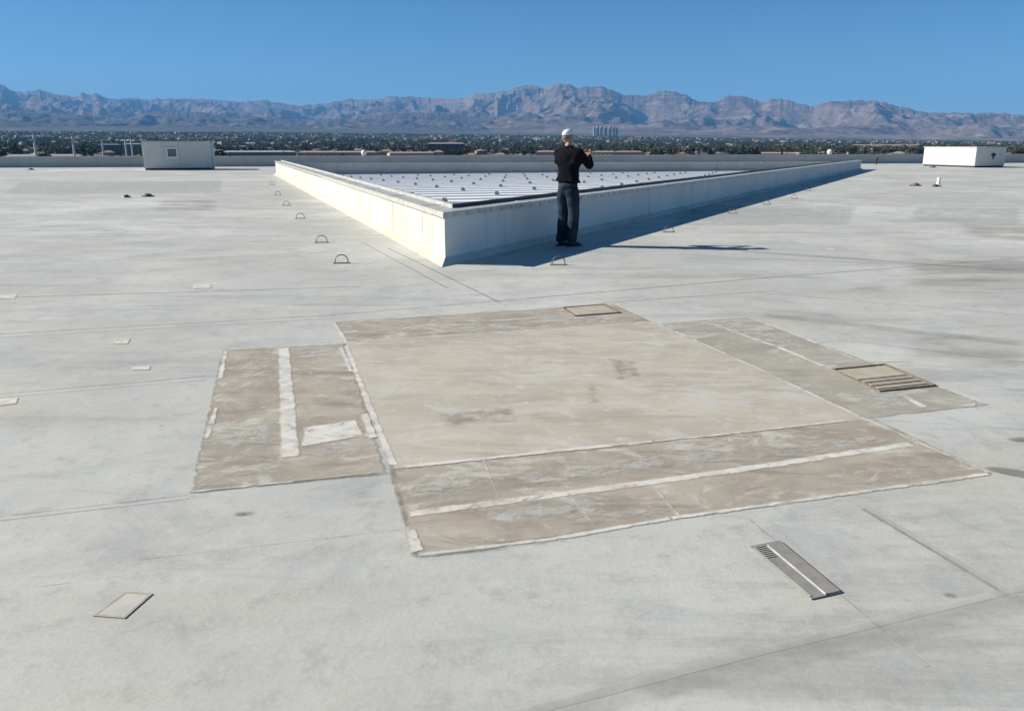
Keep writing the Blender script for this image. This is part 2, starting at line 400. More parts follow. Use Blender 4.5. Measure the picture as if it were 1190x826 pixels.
m_ghost = decal_mat('pale_ghost_coating', (.56,.57,.55), (.50,.51,.49), 3, .2, .3, cover=.65, cscale=3, opacity=.5, cs=.15)
m_rim = decal_mat('dark_rim', (.25,.235,.205), (.31,.29,.255), 5, .02, .03, cover=.55, cscale=3, opacity=.5, cs=.1)
m_seam = decal_mat('membrane_seam', (.27,.27,.25), (.34,.34,.32), 3, .014, .02, cover=.80, cscale=2.5, opacity=.62, cs=.12)
m_seaml = decal_mat('pale_seam', (.60,.59,.55), (.52,.51,.48), 3, .008, .012, cover=.85, cscale=1.5, opacity=.7)
m_band = decal_mat('dusty_band', (.33,.325,.30), (.38,.375,.35), 2, .10, .10, cover=.7, cscale=2.2, opacity=.28, cs=.16)
m_stain = decal_mat('ponding_stain', (.27,.255,.21), (.34,.325,.28), 3, .35, .5, cover=.5, cscale=1.3, opacity=.36, stretch=(.3, 1.3, 1), cs=.16)
m_spot = decal_mat('dark_spot', (.24,.235,.21), (.29,.285,.26), 5, .03, .06, opacity=.75, grow=.015)
def patch(name, mat, quads, z):
    bm = bmesh.new()
    for q in quads: sheet(bm, quadpx(*q), z)
    return tag(obj(name, bm, mat), kind='structure')
patch('bare_patch_west', m_taupe, [((258,407),(402,399),(452,551),(219,574))], .0015)
patch('bare_patch_north', m_taupe, [((388,374),(712,353),(760,375),(400,398))], .0015)
patch('bare_patch_east', m_taupe2, [((765,377),(868,369),(1148,471),(1008,487))], .0015)
patch('bare_patch_south', m_taupe, [((450,546),(1018,487),(1155,551),(482,648))], .0015)
# central slab: a real raised screed
q = quadpx((402,398),(757,375),(1000,488),(457,544))
bm = bmesh.new(); prism(bm, [(p.x, p.y) for p in q], .0005, .0018); bmesh.ops.recalc_face_normals(bm, faces=bm.faces)
tag(obj('central_slab', bm, simple('slab_edge', (.44,.415,.36), (.36,.335,.29), 3)), kind='structure')
patch('slab_surface', m_beige, [((399,397),(760,374),(1004,488.5),(455,546))], .0021)
bm = bmesh.new(); bmw = bmesh.new(); bmr = bmesh.new(); bms = bmesh.new(); bml = bmesh.new(); bmb = bmesh.new()
Z1 = .003
for pts, w in ((((474,598),(780,558),(1062,517)), .07), (((484,646),(640,627),(780,603)), .04), (((780,603),(960,578),(1150,551)), .04), (((222,572),(340,560),(443,549)), .03), (((400,398),(560,388),(757,374)), .035), (((765,377),(880,428),(1000,485)), .035), (((402,402),(425,460),(457,541)), .05), (((1000,485),(1070,516),(1150,550)), .03), (((868,369),(1148,470)), .03), (((388,374),(550,365),(712,353)), .03), (((765,376),(868,369)), .03), (((258,407),(398,400)), .02), (((660,573),(690,612)), .02), (((560,530),(580,580)), .015),
               (((826,376),(905,404),(966,429)), .055), (((1045,457),(1075,474)), .06), (((915,386),(1000,420)), .035), (((868,369),(915,386)), .015),
               (((470,382),(560,376)), .035), (((560,374),(705,364)), .05), (((394,387),(418,385)), .05), (((388,375),(403,399)), .045),
               (((396,404),(408,432)), .045), (((272,436),(322,433)), .02), (((262,430),(320,427)), .012),
               (((640,362),(712,355)), .03), (((600,361),(640,366)), .03), (((1005,420),(1062,421)), .03), (((762,570),(790,602)), .025), (((1062,565),(1120,556)), .03)):
    strip(bm, pts, w, Z1)
for pts, w in ((((470,543),(640,525),(760,513)), .05), (((760,513),(870,502),(985,489)), .03)):
    strip(bm, pts, w, .0034)
for qi, qd in enumerate((((323,405),(337,404),(350,531),(325,533)), ((248,474),(255,473),(245,510),(235,511)), ((418,482),(428,480),(440,508),(428,511)), ((259,408),(266,408),(260,440),(252,441)),
           ((469,612),(481,609),(493,640),(476,644)), ((352,497),(414,488),(424,507),(350,520)))):
    sheet(bm, quadpx(*qd), Z1 + .0005 + qi*.00004)
tag(obj('white_coating_lines', bm, m_white), kind='structure')
for qi, qd in enumerate((((240,540),(345,528),(350,552),(232,562)), ((350,520),(436,507),(440,530),(352,541)), ((540,590),(700,568),(712,606),(560,616)), ((480,580),(580,568),(590,582),(482,597)),
           ((800,512),(850,507),(850,540),(760,552)), ((985,455),(1050,450),(1075,475),(1010,482)), ((845,560),(900,552),(905,572),(850,580)),((220,562),(262,556),(240,572),(219,574)), ((460,382),(600,372),(612,384),(480,392)), ((232,490),(330,486),(328,520),(226,528)), ((270,425),(325,422),(325,442),(266,446)), ((460,553),(560,541),(580,572),(478,590)), ((560,556),(760,520),(800,545),(620,572)), ((860,520),(1010,500),(1070,516),(900,538)), ((640,600),(790,578),(800,600),(650,622)), ((905,568),(1050,545),(1100,556),(960,574)), ((800,374),(866,371),(960,410),(890,398)), ((900,430),(960,452),(1010,476),(960,455)), ((330,404),(396,402),(404,418),(334,420)), ((620,362),(750,372),(740,376),(600,380)))):
    sheet(bmw, quadpx(*qd), Z1 + .001 + qi*.00004)
tag(obj('worn_white_residue', bmw, m_whitew), kind='structure')
for pts, w in ((((220,573),(443,551)), .045), (((482,648),(660,628)), .045), (((399,398),(455,546),(482,648)), .05), (((765,377),(1008,487),(1155,551)), .014), (((868,369),(1148,471)), .012),
               (((258,407),(219,574)), .012), (((1010,487),(1148,471)), .015), (((388,374),(712,353),(760,375)), .012)):
    strip(bmr, pts, w, .0028)
tag(obj('dark_patch_rims', bmr, m_rim), kind='structure')
for pts, w in ((((-260,628),(0,600),(220,575)), .022), (((-200,474),(0,458),(240,437)), .03), (((-200,400),(0,388),(388,366),(610,347)), .035), (((-200,350),(0,346),(420,333)), .05), (((980,395),(1190,421),(1400,445)), .03),
               (((450,288),(582,352)), .04), (((700,640),(1190,570)), .0), (((870,603),(1030,735)), .02), (((1000,590),(1172,692)), .03), (((1010,487),(1190,499),(1400,512)), .02), (((120,655),(470,615)), .018), (((-100,700),(150,668)), .015),
               (((420,281),(520,335)), .035), (((0,265),(300,258)), .05), (((860,300),(1190,312)), .05), (((700,352),(900,338)), .04), (((880,340),(1190,366)), .03), (((610,347),(900,322),(1190,300)), .05)):
    if w > 0: strip(bms, pts, w, .001)
tag(obj('membrane_seams', bms, m_seam), kind='structure')
for pts, w in ((((-200,318),(0,307),(250,299),(390,293)), .06), (((-260,632),(0,604),(220,579)), .03), (((-200,478),(0,462),(240,441)), .04), (((-200,404),(0,392),(388,370)), .05), (((560,840),(850,765),(1190,681),(1400,632)), .05), (((1000,586),(1182,694)), .035), (((1020,732),(1080,775)), .03), (((880,250),(1190,256)), .12), (((0,232),(300,228)), .15), (((0,500),(235,480)), .0), (((905,402),(985,395)), .04), (((740,420),(860,468)), .0)):
    if w > 0: strip(bml, pts, w, .0011)
tag(obj('pale_membrane_seams', bml, m_seaml), kind='structure')
for pts, w in ((((560,850),(850,775),(1190,690),(1400,640)), .20), (((640,838),(900,778),(1200,705)), .10), (((1000,590),(1185,700)), .12), (((885,600),(1040,740)), .10), (((860,292),(1400,330)), .35),
               (((880,365),(1190,400)), .3)):
    strip(bmb, pts, w, .0025)
tag(obj('dusty_bands', bmb, m_band), kind='structure')
patch('ponding_stains', m_stain, [((1040,300),(1240,302),(1300,345),(1030,335)), ((1100,258),(1260,262),(1290,285),(1120,278)), ((970,326),(1050,328),(1045,342),(965,340)), ((830,352),(1010,358),(1000,376),(810,368)), ((180,232),(260,232),(260,246),(170,246)),
      ((1040,380),(1230,392),(1240,440),(1020,420))], .0032)
patch('white_coating_spots', m_white, [((222,331),(246,330),(246,335),(224,336)), ((131,394),(152,393),(150,400),(129,400)), ((-8,464),(24,462),(20,470),(-10,473)), ((-10,343),(22,342),(18,347),(-12,348)), ((152,427),(176,425),(174,430),(152,431)),
      ((1118,470),(1135,469),(1135,473),(1118,473)), ((960,289),(972,289),(972,291),(960,291))], .0037)
patch('pale_coating_ghosts', m_ghost, [((116,452),(147,450),(144,459),(114,461)), ((330,395),(360,392),(360,397),(330,399)), ((1060,240),(1190,242),(1190,262),(1050,258)), ((20,212),(260,210),(260,224),(0,226)), ((380,560),(450,548),(470,600),(350,600)), ((800,238),(1000,240),(990,262),(780,262))], .0041)
def oval(bm, px, py, a, b, rot, z, n=28):
    la = bm.verts.layers.float_vector.get('edge_m') or bm.verts.layers.float_vector.new('edge_m'); lb = bm.verts.layers.float_vector.get('edge_n') or bm.verts.layers.float_vector.new('edge_n')
    c = G(px, py); ce = bm.verts.new((c.x, c.y, z)); ce[la] = (min(a, b), 9, 0); ce[lb] = (9, 9, 0); rg = []
    for k in range(n):
        t_ = k*2*math.pi/n; x, y = a*math.cos(t_), b*math.sin(t_); v = bm.verts.new((c.x + x*math.cos(rot) - y*math.sin(rot), c.y + x*math.sin(rot) + y*math.cos(rot), z)); v[la] = (0, 9, 0); v[lb] = (9, 9, 0); rg.append(v)
    for k in range(n): bm.faces.new((ce, rg[k], rg[(k+1)%n]))
bm = bmesh.new()
for px, py, a, b, ro, in ((1180,550,.14,.055,-.5), (1186,511,.08,.04,0), (284,597,.05,.025,.2), (1102,691,.03,.02,0)): oval(bm, px, py, a, b, ro, .0045)
tag(obj('dark_deck_spots', bm, m_spot), kind='structure')
patch('slab_stains', decal_mat('slab_stain', (.33,.28,.22), (.38,.33,.27), 6, .09, .14, cover=.5, cscale=9, opacity=.5, cs=.14), [((676,446),(700,444),(704,470),(676,472)), ((700,415),(745,420),(750,440),(715,445)), ((500,480),(600,470),(610,490),(510,500))], .0032)
# ------------------------------------------------------------------ small built things in the deck
def plate(name, qpx, z0, z1, mat, parent, grow=0.0):
    q = quadpx(*qpx); c = sum(q, Vector()) / 4; q = [p + (p-c)*grow for p in q]
    pr = parent.location if parent else Vector()
    bm = bmesh.new(); prism(bm, [(p.x-pr.x, p.y-pr.y) for p in q], z0, z1); return obj(name, bm, mat, parent)
def framed(qpx, w, z0, z1, fm, parent, name='frame'):
    q = quadpx(*qpx); c = sum(q, Vector()) / 4; pr = parent.location
    ar = sum(q[i].x*q[(i+1)%4].y - q[(i+1)%4].x*q[i].y for i in range(4))
    qq = q if ar > 0 else q[::-1]; inn = inset(qq, w); bm = bmesh.new()
    for i in range(4):
        j = (i+1) % 4
        prism(bm, [(p.x-pr.x, p.y-pr.y) for p in (qq[i], qq[j], inn[j], inn[i])], z0, z1)
    return obj(name, bm, fm, parent), inn
# grate in the right-hand patch
qp = ((966,430),(1028,424),(1088,449),(1022,456)); c = sum(quadpx(*qp), Vector())/4
gt = empty('floor_grate', c); m_bronze = simple('brown_frame', (.25,.205,.155), (.17,.14,.105), 20, .7)
framed(qp, .016, .0055, .0125, m_bronze, gt)
m_tan = simple('tan_plate', (.48,.44,.33), (.40,.36,.27), 6)
Q = quadpx(*qp); pr = c
def lerpq(u, v): return (Q[0]*(1-u)+Q[1]*u)*(1-v) + (Q[3]*(1-u)+Q[2]*u)*v
def sub(name, u0, u1, v0, v1, z0, z1, mat):
    bm = bmesh.new(); prism(bm, [((p-pr).x, (p-pr).y) for p in (lerpq(u0,v0), lerpq(u1,v0), lerpq(u1,v1), lerpq(u0,v1))][::-1], z0, z1); return obj(name, bm, mat, gt)
sub('tray', .05, .95, .05, .95, .005, .0065, m_bronze)
sub('cover_plate', .06, .94, .07, .50, .0068, .009, m_tan)
for k in range(3): sub('slat', .06, .94, .58 + k*.135, .635 + k*.135, .0068, .0105, m_tan)
tag(gt, 'brown framed rectangular floor grate with pale slats in the right-hand bare patch', 'grate')
qp = ((652,358),(702,354),(722,364),(668,368)); c = sum(quadpx(*qp), Vector())/4
ht = empty('floor_hatch', c); framed(qp, .022, .0055, .011, m_bronze, ht); plate('lid', qp, .0055, .0085, m_tan, ht, -.18)
tag(ht, 'small brown framed hatch lid set in the bare strip nearest the skylight', 'hatch')
qp = ((108,716),(146,688),(178,690),(145,719)); c = sum(quadpx(*qp), Vector())/4
ct = empty('cover_plate', c); m_pl = simple('pale_plate', (.54,.51,.45), (.47,.45,.40), 8)
framed(qp, .010, .001, .0036, simple('plate_edge', (.42,.39,.32), (.34,.31,.26), 20), ct, 'rim'); plate('plate', qp, .0008, .0032, m_pl, ct, -.10)
tag(ct, 'pale rectangular cover plate with brown rim lying alone in the left foreground', 'cover plate')
qp = ((871,636),(906,629),(978,689),(943,697)); c = sum(quadpx(*qp), Vector())/4
tt = empty('trench_cover', c); Q = quadpx(*qp); pr = c; gt = tt
m_g1 = decal_mat('trench_grey', (.25,.245,.22), (.31,.285,.26), 12, .006, .012, c3=(.42,.42,.40), c3cov=.56)
def subsheet(name, u0, u1, v0, v1, z, mat):
    bm = bmesh.new(); sheet(bm, [(p-pr) for p in (lerpq(u0,v0), lerpq(u1,v0), lerpq(u1,v1), lerpq(u0,v1))], z); return obj(name, bm, mat, tt)
sub('tray', .0, 1, .0, 1, .001, .006, simple('trench_tray', (.27,.265,.24), (.22,.215,.195), 14))
sub('cover_strip', .54, .98, .02, .99, .0065, .0095, simple('trench_strip', (.235,.225,.20), (.29,.265,.24), 18))
sub('divider', .465, .515, .06, .99, .0065, .0115, simple('trench_divider', (.56,.55,.51), (.42,.41,.38), 18))
sub('side_rail', .02, .07, .05, .97, .0065, .009, simple('trench_rail', (.38,.38,.35), (.34,.33,.31), 18))
subsheet('residue', .08, .44, .30, .62, .0075, m_whitew); 
for k in range(7): sub('rib', .10, .40, .04+k*.035, .055+k*.035, .0078, .009, simple('trench_rib', (.36,.36,.33)) if k == 0 else bpy.data.materials['trench_rib'])
tag(tt, 'worn grey trench cover with a thin white divider, in the right foreground', 'trench cover')
# little things left on the deck
def low_block(px, py, w, d, h, mat, name, label, cat, taper=.8, rz=0):
    p = G(px, py); bm = bmesh.new(); box(bm, -w/2, w/2, -d/2, d/2, .001, h, bev=min(h*.3, .02))
    for v in bm.verts:
        if v.co.z > h*.5: v.co.x *= taper; v.co.y *= taper
    o = obj(name, bm, mat); o.location = p; o.rotation_euler = (0, 0, rz); return tag(o, label, cat)
def drain(px, py, s, label):
    t = empty('roof_drain', G(px, py)); bm = bmesh.new(); tube(bm, [(0,0,.001),(0,0,.03)], [.24*s,.2*s], 16); obj('flange', bm, M_dark, t)
    bm = bmesh.new(); tube(bm, [(0,0,.031),(0,0,.08),(0,0,.11*s)], [.14*s,.12*s,.05*s], 12); obj('strainer', bm, M_rust, t)
    tag(t, label, 'drain')
drain(172, 228.5, .85, 'dark domed roof drain at left, the right one of a pair')
drain(147, 229.5, .55, 'low dark roof drain at left, the left one of a pair')
drain(36, 197.5, 1.0, 'tiny dark roof drain far left, close to the parapet')
drain(1064, 216, 1.0, 'low dark roof drain at far right, beside a short white pipe')
drain(1084, 194.8, 1.1, 'small dark roof drain at the foot of the white enclosure')
t = empty('vent_pipe', G(1090, 217)); bm = bmesh.new(); tube(bm, [(0,0,.0),(0,0,.02),(0,0,.05),(0,0,.16),(0,0,.34)], [.16,.15,.09,.06,.06], 12); obj('pipe', bm, M_white, t, True)
bm = bmesh.new(); tube(bm, [(-.04,0,.001),(-.04,0,.09)], [.13,.07], 10); bmesh.ops.translate(bm, vec=(-.09,-.06,0), verts=bm.verts); obj('boot', bm, M_dark, t); tag(t, 'short pale vent pipe with dark boot standing on the deck at right', 'vent pipe')
t = empty('vent_pipe', G(1018, 191) ); bm = bmesh.new(); tube(bm, [(0,0,0),(0,0,.42)], .09, 10); obj('pipe', bm, M_dark, t); bm = bmesh.new(); tube(bm, [(0,0,.421),(0,0,.5)], [.15,.1], 10); obj('cap', bm, M_dark, t)
tag(t, 'short dark vent pipe by the far parapet, just right of the skylight', 'vent pipe')
def dome(px, label):
    # stands on the parapet coping where the sight line crosses it
    a = az_of(px); d = Vector((math.sin(a), math.cos(a), 0)); nrm = PN
    tt_ = (PA - Vector((0, 0, 0))).dot(nrm) / d.dot(nrm); p = d * tt_ + nrm * .18
    t = empty('dome_lamp', (p.x, p.y, bh + .052)); bm = bmesh.new(); tube(bm, [(0,0,0),(0,0,.05)], .12, 12); obj('base', bm, M_metal, t)
    bm = bmesh.new(); bmesh.ops.create_uvsphere(bm, u_segments=16, v_segments=10, radius=.22); bmesh.ops.translate(bm, vec=(0,0,.2), verts=bm.verts); obj('globe', bm, M_white, t, True)
    tag(t, label, 'lamp')
dome(422, 'small white globe lamp on the parapet, left of the man'); dome(968, 'small white globe lamp on the parapet near the right end of the skylight')
# ------------------------------------------------------------------ the man
def skin_mesh(name, verts, edges, radii, sub=2, root=0):
    me = bpy.data.meshes.new(name); me.from_pydata([Vector(v) for v in verts], edges, []); o = bpy.data.objects.new(name, me); COL.objects.link(o)
    m = o.modifiers.new('s', 'SKIN'); m.use_smooth_shade = True
    for i, r_ in enumerate(radii):
        sv = me.skin_vertices[0].data[i]; sv.radius = r_ if isinstance(r_, tuple) else (r_, r_); sv.use_root = (i == root)
    if sub: o.modifiers.new('d', 'SUBSURF').levels = sub
    dg = bpy.context.evaluated_depsgraph_get(); dg.update(); ev = o.evaluated_get(dg)
    out = bpy.data.meshes.new_from_object(ev, depsgraph=dg); bpy.data.objects.remove(o); return out
def chain(pts): return [(i, i+1) for i in range(len(pts)-1)]
def fuse(name, meshes, voxel, mat, parent, smooth=1):
    bm = bmesh.new()
    for m in meshes:
        if isinstance(m, bmesh.types.BMesh):
            t_ = bpy.data.meshes.new('t'); m.to_mesh(t_); m.free(); m = t_
        bm.from_mesh(m)
    me = bpy.data.meshes.new(name); bm.to_mesh(me); bm.free(); me.materials.clear()
    o = bpy.data.objects.new(name, me); COL.objects.link(o)
    r_ = o.modifiers.new('r', 'REMESH'); r_.mode = 'VOXEL'; r_.voxel_size = voxel; r_.use_smooth_shade = True
    if smooth: s_ = o.modifiers.new('sm', 'SMOOTH'); s_.iterations = smooth; s_.factor = .5
    dg = bpy.context.evaluated_depsgraph_get(); dg.update()
    out = bpy.data.meshes.new_from_object(o.evaluated_get(dg), depsgraph=dg); bpy.data.objects.remove(o)
    bm = bmesh.new(); bm.from_mesh(out); left = set(bm.verts); isl = []          # keep the one connected surface
    while left:
        st_ = [left.pop()]; c_ = list(st_)
        while st_:
            v = st_.pop()
            for e in v.link_edges:
                o_ = e.other_vert(v)
                if o_ in left: left.discard(o_); st_.append(o_); c_.append(o_)
        isl.append(c_)
    isl.sort(key=len)
    for c_ in isl[:-1]: bmesh.ops.delete(bm, geom=c_, context='VERTS')
    bm.to_mesh(out); bm.free()
    for p in out.polygons: p.use_smooth = True
    return obj(name, out, mat, parent)
def ell(c, r_, M=None):
    bm = bmesh.new(); bmesh.ops.create_uvsphere(bm, u_segments=24, v_segments=16, radius=1); bmesh.ops.scale(bm, vec=r_, verts=bm.verts)
    if M: bmesh.ops.transform(bm, matrix=M, verts=bm.verts)
    bmesh.ops.translate(bm, vec=c, verts=bm.verts); return bm
YAW = R(40)
man = empty('person', (.87, 12.93, 0), -YAW)
M_skin = simple('skin', (.46,.27,.19), (.40,.22,.15), 20, .55, 0, .4, .001)
M_black = simple('black_knit', (.008,.009,.013), (.005,.0055,.008), 40, .95, 0, .08, .004)
def jeans_mat():
    t = NT('denim'); p = t.n('ShaderNodeTexCoord').outputs['Object']
    c = t.mix(t.ramp(t.noise(p, 5, 5, .6), .4, .62), (.012,.020,.036), (.030,.048,.072)); c = t.mix(t.ramp(t.noise(p, 90, 3, .6), .4, .7, 0, .3), c, (.02,.03,.05))
    return t.bsdf(c, .88, 0, t.noise(p, 7, 5, .6), .03, .6, .2)
M_denim = jeans_mat(); M_shoe = simple('dark_leather', (.03,.022,.018), (.018,.014,.012), 20, .5); M_hair = simple('grey_hair', (.22,.20,.18), (.13,.12,.11), 60, .8); M_cap = simple('white_cotton', (.74,.74,.75), (.62,.63,.65), 20, .85)
SH = {1: Vector((.185, .0, 1.435)), -1: Vector((-.185, .01, 1.43))}
EL = {1: Vector((.27, .20, 1.215)), -1: Vector((-.275, .20, 1.20))}
WR = {1: Vector((.115, .385, 1.385)), -1: Vector((-.045, .405, 1.37))}
parts_b = []
# legs and trunk under the clothes, one skinned figure
V = [(0,0,.96),(0,.005,1.10),(0,.0,1.28),(0,-.005,1.42),(0,-.0,1.50),(-.02,.012,1.56)]; rad = [.10,.095,.10,.07,.05,.05]; Ed = chain(V)
for s_ in (1, -1):
    b = len(V); V += [tuple(SH[s_]), tuple((SH[s_]+EL[s_])/2), tuple(EL[s_] + Vector((0, .012, .012))), tuple((EL[s_]+WR[s_])/2), tuple(WR[s_])]; rad += [.04,.036,.026,.027,.025]; Ed += [(3, b), (b, b+1), (b+1, b+2), (b+2, b+3), (b+3, b+4)]
    b = len(V); V += [(s_*.095,0,.88),(s_*.10,.015,.68),(s_*.098,.03,.49),(s_*.098,.0,.30),(s_*.10,-.03,.09)]; rad += [.06,.055,.045,.042,.036]; Ed += [(0, b), (b, b+1), (b+1, b+2), (b+2, b+3), (b+3, b+4)]
for (i_, k_) in Ed:                                                            # tapered segments, fused into one surface below
    q0, q1 = Vector(V[i_]), Vector(V[k_]); bm = bmesh.new()
    if i_ == 3 and k_ > 5: q0 = Vector((0, 0, 1.42))
    n_ = 6; tube(bm, [q0.lerp(q1, t_/n_) for t_ in range(n_+1)], [(rad[i_] if not (i_ == 3 and k_ > 5) else .05)*(1-t_/n_) + rad[k_]*t_/n_ for t_ in range(n_+1)], 16)
    bmesh.ops.recalc_face_normals(bm, faces=bm.faces); parts_b.append(bm)
parts_b += [ell((0, 0, .93), (.14, .10, .09)), ell((0, .012, 1.55), (.05, .05, .08))]
for s_ in (1, -1):                                                            # joints
    for c_, r_ in ((EL[s_] + Vector((0, .012, .012)), .030), (WR[s_], .029), (SH[s_], .046), (SH[s_].lerp(EL[s_], .5), .038), (EL[s_].lerp(WR[s_], .5), .034), (Vector((s_*.098, .03, .49)), .047), (Vector((s_*.10, -.03, .09)), .037)): parts_b.append(ell(c_, (r_,)*3))
    parts_b.append(ell(SH[s_]*.5 + Vector((0,0,.715)), (.10, .05, .045)))
# head
HC_ = Vector((-.035, .025, 1.665)); HT = Matrix.Rotation(R(-6), 4, 'Z')
parts_b += [ell(HC_, (.076, .095, .105)), ell(HC_ + Vector((0, .028, -.062)), (.055, .062, .055)), ell(HC_ + Vector((0, .098, -.022)), (.013, .022, .026)), ell(HC_ + Vector((0, .083, -.065)), (.026, .012, .009)), ell(HC_ + Vector((0, .082, .022)), (.05, .018, .012))]
for s_ in (1, -1): parts_b.append(ell(HC_ + Vector((s_*.078, -.005, -.015)), (.010, .020, .032)))
# hands: palm + five fingers curling on the camera
CAMP = Vector((.035, .475, 1.455))
for s_ in (1, -1):
    w0 = WR[s_]; up = Vector((0, .35, 1)).normalized(); tgt = CAMP + Vector((s_*.062, -.01, -.02)); pd = (tgt - w0).normalized(); pc = w0 + pd*.05
    inw = Vector((-s_, 0, 0)); inw = (inw - pd*inw.dot(pd)).normalized(); across = pd.cross(inw).normalized()
    if across.y < 0: across = -across
    v_ = [tuple(w0), tuple(w0 + pd*.035), tuple(w0 + pd*.075)]; parts_b.append(skin_mesh('p', v_, chain(v_), [(.026,.018), (.036,.017), (.038,.016)]))
    for k, L in enumerate((.062, .074, .070, .055)):
        o_ = across*(.030 - k*.020); a_ = w0 + pd*.07 + o_; c1 = a_ + pd*L*.45 + inw*.004; c2 = c1 + (pd*.5 + inw*.85).normalized()*L*.36; c3 = c2 + (inw - pd*.25).normalized()*L*.3
        v_ = [tuple(w0 + pd*.045 + o_*.8), tuple(a_), tuple(c1), tuple(c2), tuple(c3)]; parts_b.append(skin_mesh('f', v_, chain(v_), [.011, .0098, .0092, .0085, .007]))
    a_ = w0 + pd*.02 + inw*.012 - across*.006; v_ = [tuple(a_), tuple(a_ + inw*.028 + pd*.018 - across*.012), tuple(a_ + inw*.042 + pd*.045 - across*.012), tuple(a_ + inw*.044 + pd*.068 - across*.008)]
    parts_b.append(skin_mesh('t', v_, chain(v_), [.014, .0125, .011, .009]))
fuse('body', parts_b, .0058, M_skin, man, 1)
for s_ in (1, -1): obj('eye', ell(HC_ + Vector((s_*.030, .083, .002)), (.011, .009, .008)), simple('eye_white', (.6,.6,.58)) if s_ == 1 else bpy.data.materials['eye_white'], man, True)
# pullover
V = [(0,.0,1.02),(0,.0,1.06),(0,.01,1.13),(0,.01,1.27),(0,-.005,1.39),(0,-.005,1.46),(0,.008,1.545)]; rad = [(.11,.08),(.145,.11),(.172,.132),(.185,.14),(.165,.12),(.105,.085),(.07,.068)]; Ed = chain(V)
for s_ in (1, -1):
    b = len(V); V += [tuple(SH[s_] + Vector((0,0,-.005))), tuple(SH[s_].lerp(EL[s_], .5)), tuple(EL[s_]), tuple(EL[s_].lerp(WR[s_], .5)), tuple(EL[s_].lerp(WR[s_], .92))]; rad += [.085,.072,.064,.055,.042]; Ed += [(4, b), (b, b+1), (b+1, b+2), (b+2, b+3), (b+3, b+4)]
pb = [skin_mesh('s', V, Ed, rad, root=2), ell((0, -.005, 1.34), (.215, .135, .17)), ell((0, 0, 1.08), (.18, .138, .17)), ell((0, .0, 1.47), (.10, .085, .07))]+[ell(SH[q_] + Vector((0,0,-.02)), (.09,.09,.085)) for q_ in (1,-1)]+[ell((0,0,1.0),(.176,.136,.10))]
pull = fuse('pullover', pb, .011, M_black, man, 4)
def crease(o, amp, fr, zf=1):
    for v in o.data.vertices:
        c = v.co; d = mn.noise(Vector((c.x*fr, c.y*fr, c.z*fr*zf)))*amp; v.co = c + v.normal*d
crease(pull, .009, 9, .9)
# jeans
V = [(0,-.0,.99),(0,-.01,.93)]; rad = [(.10,.08),(.155,.12)]; Ed = [(0, 1)]
for s_ in (1, -1):
    b = len(V); V += [(s_*.095,-.005,.86),(s_*.100,.01,.68),(s_*.098,.03,.49),(s_*.096,.005,.30),(s_*.098,-.02,.12),(s_*.098,-.02,.055)]; rad += [.125,.108,.095,.09,.095,.096]; Ed += [(1, b)] + [(b+k, b+k+1) for k in range(5)]
je = fuse('jeans', [skin_mesh('j', V, Ed, rad, root=1), ell((0, -.01, .93), (.166, .130, .12))], .011, M_denim, man, 3); crease(je, .014, 9, .8)
# belt, shoes, hair, cap
for s_ in (1, -1):
    v_ = [(s_*.098,-.09,.045),(s_*.10,-.02,.055),(s_*.108,.08,.04),(s_*.115,.165,.032)]; sh = fuse('shoe', [skin_mesh('h', v_, chain(v_), [(.04,.042),(.043,.046),(.048,.036),(.036,.026)])], .008, M_shoe, man, 1)
    bm = bmesh.new(); prism(bm, [(s_*.098 + x + s_*max(0,y)*.08, y) for x, y in ((-.04,-.13),(.04,-.13),(.055,.07),(.045,.19),(0,.215),(-.035,.19),(-.045,.07))], .001, .022); obj('sole', bm, simple('sole', (.05,.045,.04)) if s_ == 1 else bpy.data.materials['sole'], sh)
hb = bmesh.new(); bmesh.ops.create_uvsphere(hb, u_segments=28, v_segments=18, radius=1)
bmesh.ops.scale(hb, vec=(.081, .099, .110), verts=hb.verts)
bmesh.ops.delete(hb, geom=[v for v in hb.verts if v.co.z < -.052 or (v.co.y > .03 and v.co.z < .045) or (v.co.z < -.01 and v.co.y > -.02)], context='VERTS'); bmesh.ops.translate(hb, vec=HC_ + Vector((0,-.004,.0)), verts=hb.verts)
hr = obj('hair', hb, M_hair, man, True); hr.modifiers.new('s', 'SOLIDIFY').thickness = .006
cb = bmesh.new(); bmesh.ops.create_uvsphere(cb, u_segments=32, v_segments=20, radius=1); bmesh.ops.scale(cb, vec=(.085, .105, .080), verts=cb.verts)
bmesh.ops.delete(cb, geom=[v for v in cb.verts if v.co.z < -.002], context='VERTS')
bmesh.ops.rotate(cb, matrix=Matrix.Rotation(R(8), 3, 'X'), cent=(0,0,0), verts=cb.verts); bmesh.ops.translate(cb, vec=HC_ + Vector((0,-.002,.034)), verts=cb.verts)
cp = obj('cap', cb, M_cap, man, True); cp.modifiers.new('s', 'SOLIDIFY').thickness = .006
bb = bmesh.new(); rows_ = []
for j in range(6):
    u = j/5; rows_.append([bb.verts.new((math.sin(a_)*(.080 + .004*u), .07*u + math.cos(a_)*.095, -.012*u*u - .012*abs(math.sin(a_))**2)) for a_ in [R(-62 + 124*k/12) for k in range(13)]])
for r0_, r1_ in zip(rows_, rows_[1:]):
    for k in range(12): bb.faces.new((r0_[k], r0_[k+1], r1_[k+1], r1_[k]))
bmesh.ops.translate(bb, vec=HC_ + Vector((0, .0, .050)), verts=bb.verts)
br = obj('brim', bb, M_cap, cp, True); br.modifiers.new('s', 'SOLIDIFY').thickness = .004
bm = bmesh.new(); tube(bm, [tuple(EL[1].lerp(WR[1], .90)), tuple(EL[1].lerp(WR[1], .985))], .033, 14); obj('wristband', bm, simple('red_band', (.45,.05,.06)), man, True)
